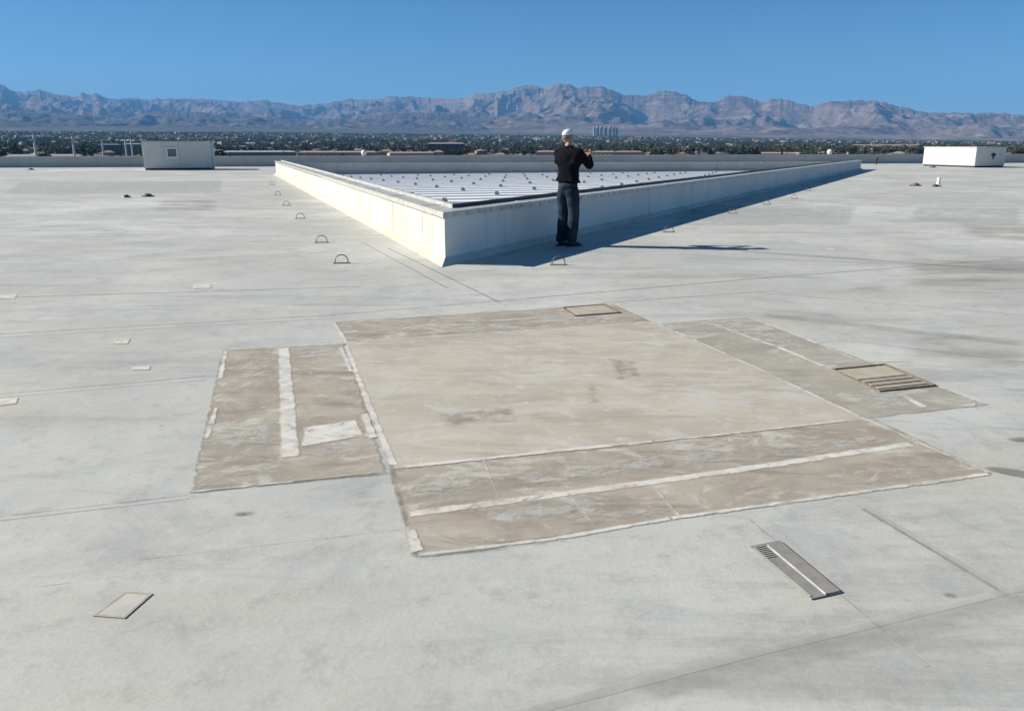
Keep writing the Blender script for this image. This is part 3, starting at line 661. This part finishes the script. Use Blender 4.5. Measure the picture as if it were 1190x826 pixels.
tag(man, 'man in white cap, black pullover and blue jeans taking a photo beside the skylight', 'person')
# camera in his hands
M_loc = Matrix.Rotation(-YAW, 4, 'Z')
dc = empty('digital_camera', Vector((.87, 12.93, 0)) + (M_loc @ CAMP), -YAW); M_cb = simple('black_camera_body', (.03,.03,.035), (.05,.05,.055), 30, .4)
bm = bmesh.new(); box(bm, -.055, .055, -.014, .014, -.033, .033, bev=.004); obj('body', bm, M_cb, dc)
bm = bmesh.new(); bmesh.ops.create_cone(bm, cap_ends=True, segments=24, radius1=.024, radius2=.022, depth=.03, matrix=Matrix.Translation((.008, .0295, 0)) @ Matrix.Rotation(R(-90), 4, 'X')); obj('lens', bm, M_dark, dc, False)
bm = bmesh.new(); box(bm, -.046, .034, -.0165, -.0145, -.026, .026); obj('screen', bm, simple('screen_glass', (.05,.06,.07), rough=.15), dc)
bm = bmesh.new(); tube(bm, [(.038, 0, .0335), (.038, 0, .039)], .007, 12); obj('shutter_button', bm, M_metal, dc)
tag(dc, 'small compact camera held up in the man\'s hands', 'camera')
# ------------------------------------------------------------------ land
def interp(tb, x):
    if x <= tb[0][0]: return tb[0][1]
    for (a, b), (c, d) in zip(tb, tb[1:]):
        if x <= c: return b + (d-b)*(x-a)/(c-a)
    return tb[-1][1]
def px_of(az): return 595 + 985*math.tan(max(-1.2, min(1.2, az)))
EDGE = [(0, 13), (300, 13.5), (500, 12), (660, 10), (800, 8), (950, 5.5), (1190, 3)]     # how far (in thousandths of a radian) the land has risen 7 km out
def land(r, az):
    e = interp(EDGE, px_of(az)) / 985.0
    z7 = e * 7000 - 8
    if r <= 900: return -14
    t = (r - 900) / 6100
    return -14 + (z7 + 14) * (t*t*(2.2-1.2*t) if t < 1 else 1 + (t-1)*1.75)
azs = [R(-180 + k*4) for k in range(34)] + [R(-46 + k*.75) for k in range(124)] + [R(48 + k*4) for k in range(34)]
azs = sorted(set(round(a, 6) for a in azs if a < R(179)))
rs = [0, 60, 200, 500, 900, 1200, 1600, 2000, 2500, 3000, 3600, 4300, 5000, 6000, 7000, 8000, 9000, 9800]
bm = bmesh.new(); rings = []
c0 = bm.verts.new((0, 0, -14))
for r in rs[1:]:
    rings.append([bm.verts.new((r*math.sin(a), r*math.cos(a), land(r, a if abs(a) < 1 else math.copysign(1, a)) + (mn.noise(Vector((r*math.sin(a)*.002, r*math.cos(a)*.002, 0)))*2 if r > 1500 else 0))) for a in azs])
n = len(azs)
for k in range(n): bm.faces.new((c0, rings[0][(k+1)%n], rings[0][k]))
for r0, r1 in zip(rings, rings[1:]):
    for k in range(n): bm.faces.new((r0[k], r0[(k+1)%n], r1[(k+1)%n], r1[k]))
bmesh.ops.recalc_face_normals(bm, faces=bm.faces)
if sum(f.normal.z for f in bm.faces) < 0: bmesh.ops.reverse_faces(bm, faces=bm.faces)
t = NT('valley_ground'); p = t.pos()
c = t.mix(t.ramp(t.noise(p, .004, 6, .65), .4, .6), (.12,.105,.08), (.075,.075,.055)); c = t.mix(t.ramp(t.noise(p, .03, 4, .6), .5, .62, 0, .8), c, (.07,.085,.05))
c = t.mix(t.ramp(t.noise(p, .012, 4, .6), .6, .66, 0, .7), c, (.13,.13,.135))
tag(obj('valley_ground', bm, t.bsdf(c, .95, spec=.1)), kind='structure')
# mountains
SIL = [(-300,118),(-150,121),(-60,118),(0,112),(12,110.5),(20,117),(35,118),(52,115),(62,118),(80,120),(95,120),(100,117),(110,119),(118,117.5),(125,121),(140,122),(150,120.5),(175,121.5),(195,121),(215,120.5),(245,120.5),(270,121.5),(285,123),(297,121),(305,120.5),(320,122),(345,125.5),(370,124.5),(390,122),(405,119),(420,119),(445,118),(455,115),(475,115),(500,116),(520,117.5),(540,116.5),(550,112),(562,111),(575,112),(585,109),(590,109),(602,104),(615,102.5),(625,102.6),(631.6,107),(640,102),(650.5,100.4),(662,102),(671,105.6),(690,104.5),(698,104),(708,107.6),(721,113),(751,115),(760,111),(771,108.8),(786,111),(800,117),(812,121.5),(832,121.5),(844,114.7),(860,116.5),(875,120),(885,122.5),(892,119),(903,118.6),(915,122),(930,126),(943,127.8),(950,125),(963,123.5),(985,123),(1016,124),(1041,129),(1060,133),(1071,135.4),(1117,137),(1167,138),(1190,140),(1300,146),(1500,150)]
def rmf(x, y, o=6):
    v = 0; a = 1; f = 1; w_ = 1
    for k in range(o):
        s_ = 1 - abs(mn.noise(Vector((x*f + 17.3*k, y*f - 9.1*k, 1.7*k)))) * 1.7
        s_ = max(0, s_); s_ *= s_ * w_; w_ = min(1, s_*1.8); v += s_*a; a *= .52; f *= 2.07
    return v / 2.0
def rock(name, c1, c2, c3, c4):
    t = NT(name); g = t.n('ShaderNodeNewGeometry'); p = t.pos(); sx = t.n('ShaderNodeSeparateXYZ'); t.l(g.outputs['Position'], sx.inputs[0])
    pz = t.pos(0, (.35, .35, 3.0))
    c = t.mix(t.ramp(t.noise(p, .0009, 7, .65, .8), .4, .6), c1, c2)
    c = t.mix(t.ramp(t.noise(pz, .0022, 6, .7, 1.5), .48, .62, 0, .7), c, c3)
    c = t.mix(t.ramp(t.noise(p, .006, 5, .7), .5, .7, 0, .5), c, c4)
    return t.bsdf(c, .95, 0, t.noise(p, .004, 8, .72), 90, 1.0, .1)
def range_(name, a0, a1, na, r0, rr, sil, depth, nr, mat, spur, fx, seed, basef):
    bm = bmesh.new(); g = []
    for j in range(nr+1):
        t = j/nr*1.25; row = []
        for i in range(na+1):
            a = a0 + (a1-a0)*i/na; px = px_of(a)
            RR = rr(px); r = r0(px) + (RR - r0(px))*t
            x, y = r*math.sin(a), r*math.cos(a)
            zb = basef(r0(px), a) ; zt = (168 - interp(sil, px)) / 985.0 * RR + EYE
            jit = (mn.noise(Vector((px*.12, seed, 0))) * 1.6 + mn.noise(Vector((px*.35, seed, 5))) * 1.1) / 985.0 * RR
            n_ = rmf(x*fx + seed, y*fx - seed*1.3)
            if t <= 1:
                bl = max(0, (t - .80) / .20); bl = bl*bl*(3-2*bl)
                fac = .30 + .95*min(1, n_) ; fac = fac*(1-bl) + bl
                fac = 1 + (fac - 1) * min(1, t*3) * spur
                q = t**1.25 * fac
                fine = (mn.noise(Vector((x*.0035, y*.0035, seed))) + .6*mn.noise(Vector((x*.009, y*.009, seed)))) * 60 * min(1, t*2) * (1-bl)
                z = zb + (zt + jit*bl - zb) * min(q, 1) + fine
                # nothing in front may stand above the skyline
                lim = ((168 - interp(sil, px)) / 985.0) * r * (.97 if t < .97 else 1) 
                if z > lim and t < 1: z = lim - 10*(1-t)
                if t == 1: z = zt + jit
            else:
                z = (zt + jit) - (t-1)*3.0*(zt - zb)
            row.append(bm.verts.new((x, y, z)))
        g.append(row)
    for j in range(nr):
        for i in range(na): bm.faces.new((g[j][i], g[j][i+1], g[j+1][i+1], g[j+1][i]))
    return tag(obj(name, bm, mat), kind='structure')
m_rock = rock('desert_rock', (.25,.18,.14), (.12,.09,.075), (.36,.265,.20), (.07,.056,.05))
m_rock2 = rock('far_rock', (.14,.115,.10), (.09,.075,.07), (.22,.18,.155), (.06,.055,.05))
def rr_main(px): return interp([(-300, 23500), (300, 22500), (450, 20500), (560, 18000), (700, 16500), (900, 15500), (1200, 15000), (1500, 15000)], px)
def r0_main(px): return interp([(-300, 12000), (450, 10500), (600, 9500), (1500, 9300)], px)
range_('mountains', R(-44), R(44), 900, r0_main, rr_main, SIL, 0, 190, m_rock, 1.0, .00050, 3.3, lambda r, a: land(r, a) - 4)
LOW1 = [(-300,138),(0,134),(60,137),(150,141),(172,136),(200,134),(235,135),(260,139),(300,138),(340,141),(400,140),(470,133),(520,132),(560,139),(600,144),(650,149),(700,156),(760,162)]
range_('foothills', R(-44), R(12), 520, lambda p: 9300, lambda p: interp([(-300,13500),(700,12500)], p), LOW1, 0, 80, m_rock2, .8, .0008, 11.7, lambda r, a: land(r, a) - 4)
# ------------------------------------------------------------------ trees
def leaf_mat(name, a, b):
    t = NT(name); oi = t.n('ShaderNodeObjectInfo'); p = t.pos()
    c = t.mix(t.ramp(t.noise(p, .35, 3, .6), .35, .65), a, b); c = t.mix(t.math('MULTIPLY', oi.outputs['Random'], .45), c, tuple(x*.55 for x in a))
    return t.bsdf(c, .8, spec=.15)
ML = [leaf_mat('leaf_dark', (.036,.048,.024), (.065,.075,.036)), leaf_mat('leaf_olive', (.065,.075,.034), (.11,.11,.05)), leaf_mat('leaf_pine', (.030,.045,.028), (.055,.07,.042)), leaf_mat('frond', (.07,.085,.035), (.12,.12,.06))]
M_bark = simple('bark', (.12,.09,.065), (.07,.055,.04), 3, .9)
def leafq(bm, c, s, r_):
    a = Vector((r_.gauss(0,1), r_.gauss(0,1), r_.gauss(0,1))).normalized(); b = a.cross(Vector((r_.gauss(0,1), r_.gauss(0,1), r_.gauss(0,1)))).normalized()
    bm.faces.new([bm.verts.new(c + a*s*p + b*s*q*.7) for p, q in ((-1,-.6),(1,-1),(.8,1),(-.7,.8))])
def broad(seed, h, wdt, n):
    r_ = random.Random(seed); bm = bmesh.new(); cl = [(Vector((r_.uniform(-.32,.32)*wdt, r_.uniform(-.32,.32)*wdt, h*r_.uniform(.45,.82))), r_.uniform(.2,.32)*wdt) for _ in range(8)]
    for _ in range(n):
        c, s = r_.choice(cl); d = Vector((r_.gauss(0,1), r_.gauss(0,1), r_.gauss(0,1)*.8)).normalized()
        leafq(bm, c + d*s*r_.uniform(.55, 1.05), .07*wdt*r_.uniform(.6, 1.3), r_)
    tb = bmesh.new(); tube(tb, [(0,0,-.3),(.05,0,h*.25),(0,.1,h*.5)], [.28,.22,.12], 6)
    for c, s in cl[:5]: tube(tb, [(0,.05,h*.3), c*.6 + Vector((0,0,h*.18)), c], [.13,.09,.04], 4)
    return bm, tb
def conif(seed, h, wdt, n):
    r_ = random.Random(seed); bm = bmesh.new()
    for _ in range(n):
        t_ = r_.random()**.8; a = r_.uniform(0, 6.28); rad = wdt*.5*(1-t_)*r_.uniform(.5, 1.1)*(.8+.2*math.sin(t_*25)) + .1
        leafq(bm, Vector((rad*math.cos(a), rad*math.sin(a), h*(.1+.9*t_))), .35*r_.uniform(.6,1.3), r_)
    tb = bmesh.new(); tube(tb, [(0,0,-.3),(0,0,h*.9)], [.22,.05], 6); return bm, tb
def palm(seed, h):
    r_ = random.Random(seed); bm = bmesh.new()
    for k in range(26):
        a = k*2.4; el = r_.uniform(-.6, 1.1); L = 2.4; prev = None
        for j in range(6):
            u = j/5; x = L*u*math.cos(el*.8)*(1-.1*u); z = L*(u*math.sin(el) - .55*u*u); w_ = .34*(1-u)*(u+.25)*1.6
            c = Vector((x*math.cos(a), x*math.sin(a), h+z)); sd_ = Vector((-math.sin(a), math.cos(a), 0))*w_
            vs = (bm.verts.new(c-sd_), bm.verts.new(c+sd_ + Vector((0,0,.02))))
            if prev: bm.faces.new((prev[0], prev[1], vs[1], vs[0]))
            prev = vs
    tb = bmesh.new(); tube(tb, [(0,0,-.3),(.1,0,h*.5),(0,0,h)], [.26,.19,.17], 7); return bm, tb
def make_tree(kind, seed):
    if kind == 'broadleaf_tree': cb, tb = broad(seed, 8.5, 8.0, 420); lm = ML[seed % 2]
    elif kind == 'conifer_tree': cb, tb = conif(seed, 11, 5, 420); lm = ML[2]
    else: cb, tb = palm(seed, 11); lm = ML[3]
    t = empty(kind, (0, 0, -500)); obj('crown', cb, lm, t); obj('trunk', tb, M_bark, t); return t
protos = {'broadleaf_tree': [make_tree('broadleaf_tree', s_) for s_ in range(5)], 'conifer_tree': [make_tree('conifer_tree', s_) for s_ in (11, 12, 13)], 'palm_tree': [make_tree('palm_tree', 21), make_tree('palm_tree', 22)]}
used = set(); taken = []
def sector(px):
    for lim, nm in ((165, 'left of grey enclosure'), (330, 'right of grey enclosure'), (500, 'beyond skylight left part'), (640, 'just left of man'), (800, 'just right of man'), (960, 'beyond skylight right part'), (1400, 'beyond white enclosure')):
        if px < lim: return nm
def put_tree(kind, x, y, z, s_, label):
    ps = protos[kind]; pr_ = rnd.choice(ps)
    if pr_.name not in used: used.add(pr_.name); pr_.location = (x, y, z); pr_.rotation_euler = (0, 0, rnd.uniform(0, 6.28)); pr_.scale = s_; o = pr_
    else: o = dup(pr_, (x, y, z), rnd.uniform(0, 6.28), s_)
    return o
adj = {'broadleaf_tree': 'round leafy green', 'conifer_tree': 'dark pointed conifer', 'palm_tree': 'slender fan palm'}
# ------------------------------------------------------------------ buildings of the suburb
def mc(name, c): return simple(name, c, tuple(x*.85 for x in c), .5, .85)
HW = [mc('stucco_cream', (.40,.35,.27)), mc('stucco_pink', (.40,.29,.23)), mc('stucco_white', (.52,.50,.46)), mc('stucco_tan', (.33,.26,.19)), mc('stucco_grey', (.28,.27,.25))]
HR_ = [mc('tile_red', (.30,.16,.11)), mc('tile_brown', (.20,.14,.11)), mc('tile_grey', (.22,.21,.20)), mc('tile_tan', (.36,.27,.20))]
HR2 = mc('roof_white', (.70,.70,.68)); M_win = simple('dark_window', (.04,.05,.06), (.06,.07,.08), 1, .2)
def house(wi, ri, w_, d_, h_, flat=False):
    t = empty('house', (0, 0, -500)); bm = bmesh.new(); box(bm, -w_/2, w_/2, -d_/2, d_/2, -.5, h_); box(bm, -w_/2-3.5, -w_/2-.002, -d_/2+1, d_/2-3, -.5, h_-.6 if not flat else h_*.7); obj('wall', bm, HW[wi], t)
    bm = bmesh.new()
    if flat: box(bm, -w_/2-.2, w_/2+.2, -d_/2-.2, d_/2+.2, h_+.002, h_+.35)
    else:
        e = .6; a = [bm.verts.new(p) for p in ((-w_/2-e,-d_/2-e,h_),(w_/2+e,-d_/2-e,h_),(w_/2+e,d_/2+e,h_),(-w_/2-e,d_/2+e,h_),(-w_/2+d_/2*.8,0,h_+d_*.2),(w_/2-d_/2*.8,0,h_+d_*.2))]
        for f in ((0,1,5,4),(1,2,5),(2,3,4,5),(3,0,4),(3,2,1,0)): bm.faces.new([a[i] for i in f])
        q = [bm.verts.new(p) for p in ((-w_/2-4,-d_/2+.4,h_-.62),(-w_/2-.003,-d_/2+.4,h_-.62),(-w_/2-.003,d_/2-2.4,h_-.62),(-w_/2-4,d_/2-2.4,h_-.62),(-w_/2-1,-0.5,h_+.5),(-w_/2-.003,-.5,h_+.5))]
        for f in ((0,1,5,4),(2,3,4,5),(3,0,4),(3,2,1,0)): bm.faces.new([q[i] for i in f])
    obj('roof', bm, HR2 if flat and ri == 9 else HR_[ri % 4], t)
    nw = max(2, int(w_/5))
    for k in range(nw):
        x = -w_/2 + (k+.5)*w_/nw; bm = bmesh.new(); box(bm, x-.8, x+.8, -d_/2-.05, -d_/2+.02, h_-2.1, h_-.8); obj('window', bm, M_win, t)
    return t
hp = [(house(0,0,15,11,3.4), 'cream stucco house with a red tile roof'), (house(1,3,14,12,5.6), 'two-storey pink stucco house with a tan tile roof'), (house(2,2,16,11,3.3), 'white walled house with a grey roof'), (house(3,1,13,11,5.5), 'tall tan house with a brown roof'), (house(4,2,15,12,3.4), 'grey house with a grey hipped roof'), (house(0,3,17,12,5.7), 'large cream house with a sandy roof'),
      (house(2,9,24,16,4.5,True), 'pale flat-roofed building with a white roof')]
hcount = {}
place_used = set()
def clear(x, y, d):
    return all((x-a)**2 + (y-b)**2 > (d+c_)**2 for a, b, c_ in taken)
# landmark buildings: (px, r, width, depth, height, wall, roof, label)
marks = [(392, 1060, 95, 30, 6.0, (.46,.34,.24), (.40,.31,.23), 'long low sandy pink building just above the parapet, left of the skylight middle'),
         (476, 1010, 52, 30, 5.5, (.52,.42,.33), (.36,.27,.21), 'low tan building with a brown roof just above the parapet, left of the man'),
         (519, 1180, 50, 34, 16, (.13,.10,.095), (.34,.28,.24), 'large dark maroon block with a pale roof edge, left of the man'),
         (47, 900, 62, 26, 5, (.32,.28,.25), (.40,.37,.35), 'long low grey-brown building at the far left behind the lamp masts'),
         (290, 2300, 24, 20, 8, (.72,.74,.76), (.70,.72,.74), 'bright white cubic building right of the grey enclosure'),
         (300, 1010, 80, 30, 7, (.20,.19,.19), (.34,.40,.42), 'long dark building with a blue-grey roof right of the grey enclosure'),
         (126, 1300, 28, 24, 14, (.10,.13,.22), (.16,.17,.2), 'dark blue block behind the lamp masts'),
         (152, 1250, 24, 24, 15, (.24,.20,.19), (.30,.28,.28), 'brown-grey block directly left of the grey enclosure'),
         (640, 1100, 36, 24, 6, (.50,.36,.30), (.42,.27,.2), 'low pink building hidden partly by the man'),
         (731, 1080, 36, 24, 6, (.50,.34,.29), (.38,.22,.18), 'low pinkish building with a red roof right of the man'),
         (703, 1120, 30, 22, 5.5, (.45,.40,.27), (.34,.30,.2), 'low olive-tan building right of the man, beside the pink one'),
         (1030, 2300, 150, 40, 10, (.52,.42,.34), (.45,.30,.22), 'long row building with a salmon roof behind the right end of the skylight'),
         (1176, 700, 15, 14, 5.6, (.55,.47,.33), (.42,.22,.13), 'cream house with an orange roof at the right edge beside the white enclosure'),
         (905, 1050, 44, 20, 5, (.46,.33,.22), (.38,.27,.19), 'low sandy building above the right part of the skylight')]
for px, r_, w_, d_, h_, wc, rc, lab in marks:
    a = az_of(px); x, y = r_*math.sin(a), r_*math.cos(a); t = empty('building', (x, y, land(r_, a)), -a + rnd.uniform(-.15, .15))
    bm = bmesh.new(); box(bm, -w_/2, w_/2, -d_/2, d_/2, -.5, h_); obj('wall', bm, mc('wall_paint', wc), t)
    bm = bmesh.new(); e = .5
    vv = [bm.verts.new(p) for p in ((-w_/2-e,-d_/2-e,h_),(w_/2+e,-d_/2-e,h_),(w_/2+e,d_/2+e,h_),(-w_/2-e,d_/2+e,h_),(-w_/2+4,-d_/4,h_+1.6),(w_/2-4,-d_/4,h_+1.6),(w_/2-4,d_/4,h_+1.6),(-w_/2+4,d_/4,h_+1.6))]
    for f in ((3,2,1,0),(4,5,6,7),(0,1,5,4),(1,2,6,5),(2,3,7,6),(3,0,4,7)): bm.faces.new([vv[i] for i in f])
    obj('roof', bm, mc('roof_paint', rc), t)
    for s_ in range(max(1, int(h_/4))):
        nw = max(2, min(12, int(w_/6)))
        for k in range(nw):
            xx = -w_/2 + (k+.5)*w_/nw; bm = bmesh.new(); box(bm, xx-1.1, xx+1.1, -d_/2-.06, -d_/2+.02, 1.2+s_*3.8, 3.0+s_*3.8); obj('window', bm, M_win, t)
    tag(t, lab, 'building'); taken.append((x, y, w_*.55))
cnt = 0; tries = 0
while cnt < 165 and tries < 5000:
    tries += 1; px = rnd.uniform(-60, 1250); r_ = 980 + 1500*rnd.random()**1.3; a = az_of(px); x, y = r_*math.sin(a), r_*math.cos(a)
    if not clear(x, y, 9): continue
    i = rnd.choice([0,1,2,3,4,5,0,1,2,5,6]); pr_, lab = hp[i]; rz = -a + rnd.choice([0, 0, 1.57, -.5, .4, 3.14])
    z = land(r_, a)
    if i not in place_used: place_used.add(i); o = pr_; o.location = (x, y, z); o.rotation_euler = (0, 0, rz)
    else: o = dup(pr_, (x, y, z), rz)
    tag(o, lab + ', ' + sector(px), 'house', lab.replace('house', 'houses').replace('building', 'buildings') + ' ' + sector(px)); taken.append((x, y, 8)); cnt += 1
cnt = 0
while cnt < 300:
    px = rnd.uniform(-60, 1250); r_ = 480 + 1000*rnd.random()**.8; a = az_of(px); x, y = r_*math.sin(a), r_*math.cos(a)
    if not clear(x, y, 3) : continue
    if r_ < 950 and rnd.random() < .45: continue
    if any(r_ < m[1] and abs(px - m[0]) < (m[2]*985/m[1])*.5 + 4 and m[0] not in (519,) for m in marks) and rnd.random() < .75: continue
    kind = rnd.choices(['broadleaf_tree', 'conifer_tree', 'palm_tree'], [.7, .18, .12])[0]
    k = rnd.uniform(.8, 1.5); kz = k*rnd.uniform(.8, 1.15)
    if r_ < 800: kz *= .85
    o = put_tree(kind, x, y, land(r_, a), (k, k, kz), None)
    tag(o, '%s tree in the suburb, %s' % (adj[kind], sector(px)) if kind != 'palm_tree' else 'slender fan palm in the suburb, %s' % sector(px), 'tree', '%s trees %s' % (adj[kind], sector(px))); cnt += 1
# the countless rest
def far_trees(name, n, r0, r1, q, seed):
    r_ = random.Random(seed); V = []; Fc = []; MI = []
    for _ in range(n):
        px = r_.uniform(-120, 1310); rr_ = math.sqrt(r0*r0 + (r1*r1-r0*r0)*r_.random()); a = az_of(px)
        clump = mn.noise(Vector((rr_*math.sin(a)*.0035, rr_*math.cos(a)*.0035, 2)))
        if clump < -.28 and r_.random() < .8: continue
        cx, cy, cz = rr_*math.sin(a), rr_*math.cos(a), land(rr_, a)
        h = r_.uniform(5, 11); w_ = r_.uniform(7, 13); tall = r_.random() < .16
        if tall: h *= 1.4; w_ *= .45
        mi = r_.choice([0, 0, 1, 2])
        for k in range(q):
            c = Vector((cx + r_.gauss(0, w_*.26), cy + r_.gauss(0, w_*.26), cz + h*r_.uniform(.12, 1.0)))
            s_ = w_*.16*r_.uniform(.7, 1.5)*(10/q)**.4
            a_ = Vector((r_.gauss(0,1), r_.gauss(0,1), r_.gauss(0,1))).normalized(); b_ = a_.cross(Vector((r_.gauss(0,1), r_.gauss(0,1), r_.gauss(0,1)))).normalized()
            i0 = len(V)
            for p_, q_ in ((-1,-.6),(1,-1),(.8,1),(-.7,.8)): V.append((c + a_*s_*p_ + b_*s_*q_*.8)[:])
            Fc.append((i0, i0+1, i0+2, i0+3)); MI.append(mi)
    me = bpy.data.meshes.new(name); me.from_pydata(V, [], Fc)
    for m in ML[:3]: me.materials.append(m)
    me.polygons.foreach_set('material_index', MI)
    o = bpy.data.objects.new(name, me); COL.objects.link(o); tag(o, kind='stuff'); return o
far_trees('distant_trees', 13000, 1250, 3800, 20, 5); far_trees('distant_wooded_suburb', 15000, 3800, 7200, 10, 6)
def far_houses(name, n, seed):
    r_ = random.Random(seed); V = []; Fc = []; MI = []
    for _ in range(n):
        px = r_.uniform(-120, 1310); rr_ = math.sqrt(2300**2 + (7000**2-2300**2)*r_.random()); a = az_of(px); cx, cy, cz = rr_*math.sin(a), rr_*math.cos(a), land(rr_, a)
        w_, d_, h = r_.uniform(9, 22), r_.uniform(9, 14), r_.choice([4.2, 5, 7.5, 8.5]); th = r_.uniform(0, 3.14); c_, s_ = math.cos(th), math.sin(th)
        if r_.random() < .03: w_ *= 2.5; h = 9
        i0 = len(V)
        for (x, y, z) in ((-1,-1,0),(1,-1,0),(1,1,0),(-1,1,0),(-1,-1,1),(1,-1,1),(1,1,1),(-1,1,1)): X, Y = x*w_/2, y*d_/2; V.append((cx+X*c_-Y*s_, cy+X*s_+Y*c_, cz-1+z*(h+1)))
        for X in (-w_*.28, w_*.28): V.append((cx+X*c_, cy+X*s_, cz+h+2.0))
        mw = r_.choice([0,0,1,2,2,3,4]); mr = 5 + r_.choice([0,1,1,2,3,3])
        for f in ((0,1,5,4),(1,2,6,5),(2,3,7,6),(3,0,4,7)): Fc.append(tuple(i0+k for k in f)); MI.append(mw)
        for f in ((4,5,9,8),(6,7,8,9)): Fc.append(tuple(i0+k for k in f)); MI.append(mr)
        for f in ((5,6,9),(7,4,8)): Fc.append(tuple(i0+k for k in f)); MI.append(mr)
    me = bpy.data.meshes.new(name); me.from_pydata(V, [], Fc)
    for m in HW + HR_: me.materials.append(m)
    me.polygons.foreach_set('material_index', MI); me.update()
    o = bpy.data.objects.new(name, me); COL.objects.link(o); tag(o, kind='stuff')
far_houses('distant_houses', 1100, 9)
# pale towers far out
tw = [(690.5,9.6,2.2),(694.5,10.4,2.4),(699,10.8,2.4),(704,9.4,2.6),(709,10.6,2.4),(713.5,10.2,2.2),(717,8.8,2)]
M_tower = mc('tower_concrete', (.34,.34,.33)); nm = ['leftmost', 'second from left', 'third from left', 'middle-right', 'third from right', 'second from right', 'rightmost']
for (px, hpx, wpx), nme in zip(tw, nm):
    a = az_of(px); r_ = 6900; x, y = r_*math.sin(a), r_*math.cos(a); t = empty('tower_block', (x, y, land(r_, a)), -a + .5)
    H_ = hpx*r_/985 + 10; W_ = wpx*r_/985
    bm = bmesh.new(); box(bm, -W_/2, W_/2, -W_*.35, W_*.35, -2, H_); box(bm, -W_/5, W_/5, -W_*.2, W_*.2, H_+.01, H_+5); obj('wall', bm, M_tower, t)
    for s_ in range(8): bm = bmesh.new(); box(bm, -W_*.42, W_*.42, -W_*.35-.3, -W_*.35+.1, 8+s_*H_/9, 8+s_*H_/9+3); obj('window', bm, M_win, t)
    tag(t, 'pale far high-rise right of the man, %s of the cluster' % nme, 'tower')
# lamp masts
M_mast = simple('mast_paint', (.66,.67,.66), (.58,.59,.58), 1, .5)
def mast():
    t = empty('street_lamp', (0, 0, 0)); bm = bmesh.new(); tube(bm, [(0,0,0),(0,0,9),(0,0,17)], [.27,.23,.19], 8); obj('pole', bm, M_mast, t)
    bm = bmesh.new(); tube(bm, [(-1.1,0,16.8),(1.1,0,16.8)], .07, 6); obj('arm', bm, M_mast, t)
    for sx in (-1, 1): bm = bmesh.new(); box(bm, sx*1.1-.35, sx*1.1+.35, -.22, .22, 16.6, 16.78, bev=.03); obj('lamp_head', bm, M_mast, t)
    bm = bmesh.new(); tube(bm, [(0,0,-.3),(0,0,.8)], .35, 10); obj('footing', bm, M_encl, t); return t
m0 = mast(); first = True
for px, r_, s_, lab in ((38, 150, 1.0, 'tall pale lamp mast, leftmost beyond the parapet'), (83, 160, .99, 'tall pale lamp mast, second from the left beyond the parapet'), (117, 210, .98, 'thin lamp mast, third from the left beyond the parapet'), (144, 240, .99, 'thin lamp mast, left one of the pair nearest the grey enclosure'), (151, 250, .99, 'thin lamp mast, right one of the pair nearest the grey enclosure'), (163.5, 270, 1.0, 'thin lamp mast rising right beside the grey enclosure corner')):
    a = az_of(px); loc = (r_*math.sin(a), r_*math.cos(a), -14)
    if first: m0.location = loc; o = m0; first = False
    else: o = dup(m0, loc, rnd.uniform(-.4, .4), (1, 1, s_))
    tag(o, lab, 'lamp mast', 'lamp masts beyond the parapet')
# ------------------------------------------------------------------ sky, sun, haze
SAT = 1.17
SUN_EL, SUN_AZ = R(30), math.atan2(-math.cos(R(8)), math.sin(R(8)))     # azimuth measured clockwise from +Y
sd = bpy.data.lights.new('sun', 'SUN'); sd.energy = 5.0; sd.angle = R(.53); sd.color = (1, .935, .825)
so = bpy.data.objects.new('sun', sd); COL.objects.link(so)
to_sun = Vector((math.sin(SUN_AZ)*math.cos(SUN_EL), math.cos(SUN_AZ)*math.cos(SUN_EL), math.sin(SUN_EL)))
so.rotation_euler = to_sun.to_track_quat('Z', 'Y').to_euler()
w = bpy.data.worlds.new('World'); S.world = w; w.use_nodes = True; nt = w.node_tree
bg = nt.nodes['Background']; st = nt.nodes.new('ShaderNodeTexSky'); st.sky_type = 'NISHITA'; st.sun_disc = False
st.sun_elevation = SUN_EL; st.sun_rotation = SUN_AZ; st.altitude = 700; st.air_density = .7; st.dust_density = .0; st.ozone_density = 4.0
hs = nt.nodes.new('ShaderNodeHueSaturation'); hs.inputs['Hue'].default_value = .492; hs.inputs['Saturation'].default_value = SAT; nt.links.new(st.outputs[0], hs.inputs['Color']); nt.links.new(hs.outputs[0], bg.inputs[0]); bg.inputs[1].default_value = .062
HAZE = 4.3e-5
bm = bmesh.new(); box(bm, -27000, 27000, -11000, 30000, -40, 1650)
t = NT('haze_air'); pv = t.n('ShaderNodeVolumePrincipled'); pv.inputs['Color'].default_value = (.18, .50, 1, 1); pv.inputs['Density'].default_value = HAZE
pv.inputs['Anisotropy'].default_value = 0; t.l(pv.outputs[0], t.out.inputs['Volume'])
tag(obj('haze', bm, t.m), kind='stuff')
S.render.engine = 'CYCLES'; S.render.resolution_x = 1024; S.render.resolution_y = 710
S.cycles.transparent_max_bounces = 16
S.view_settings.view_transform = 'Standard'; S.view_settings.look = 'None'; S.view_settings.gamma = 1; S.view_settings.exposure = 0.68
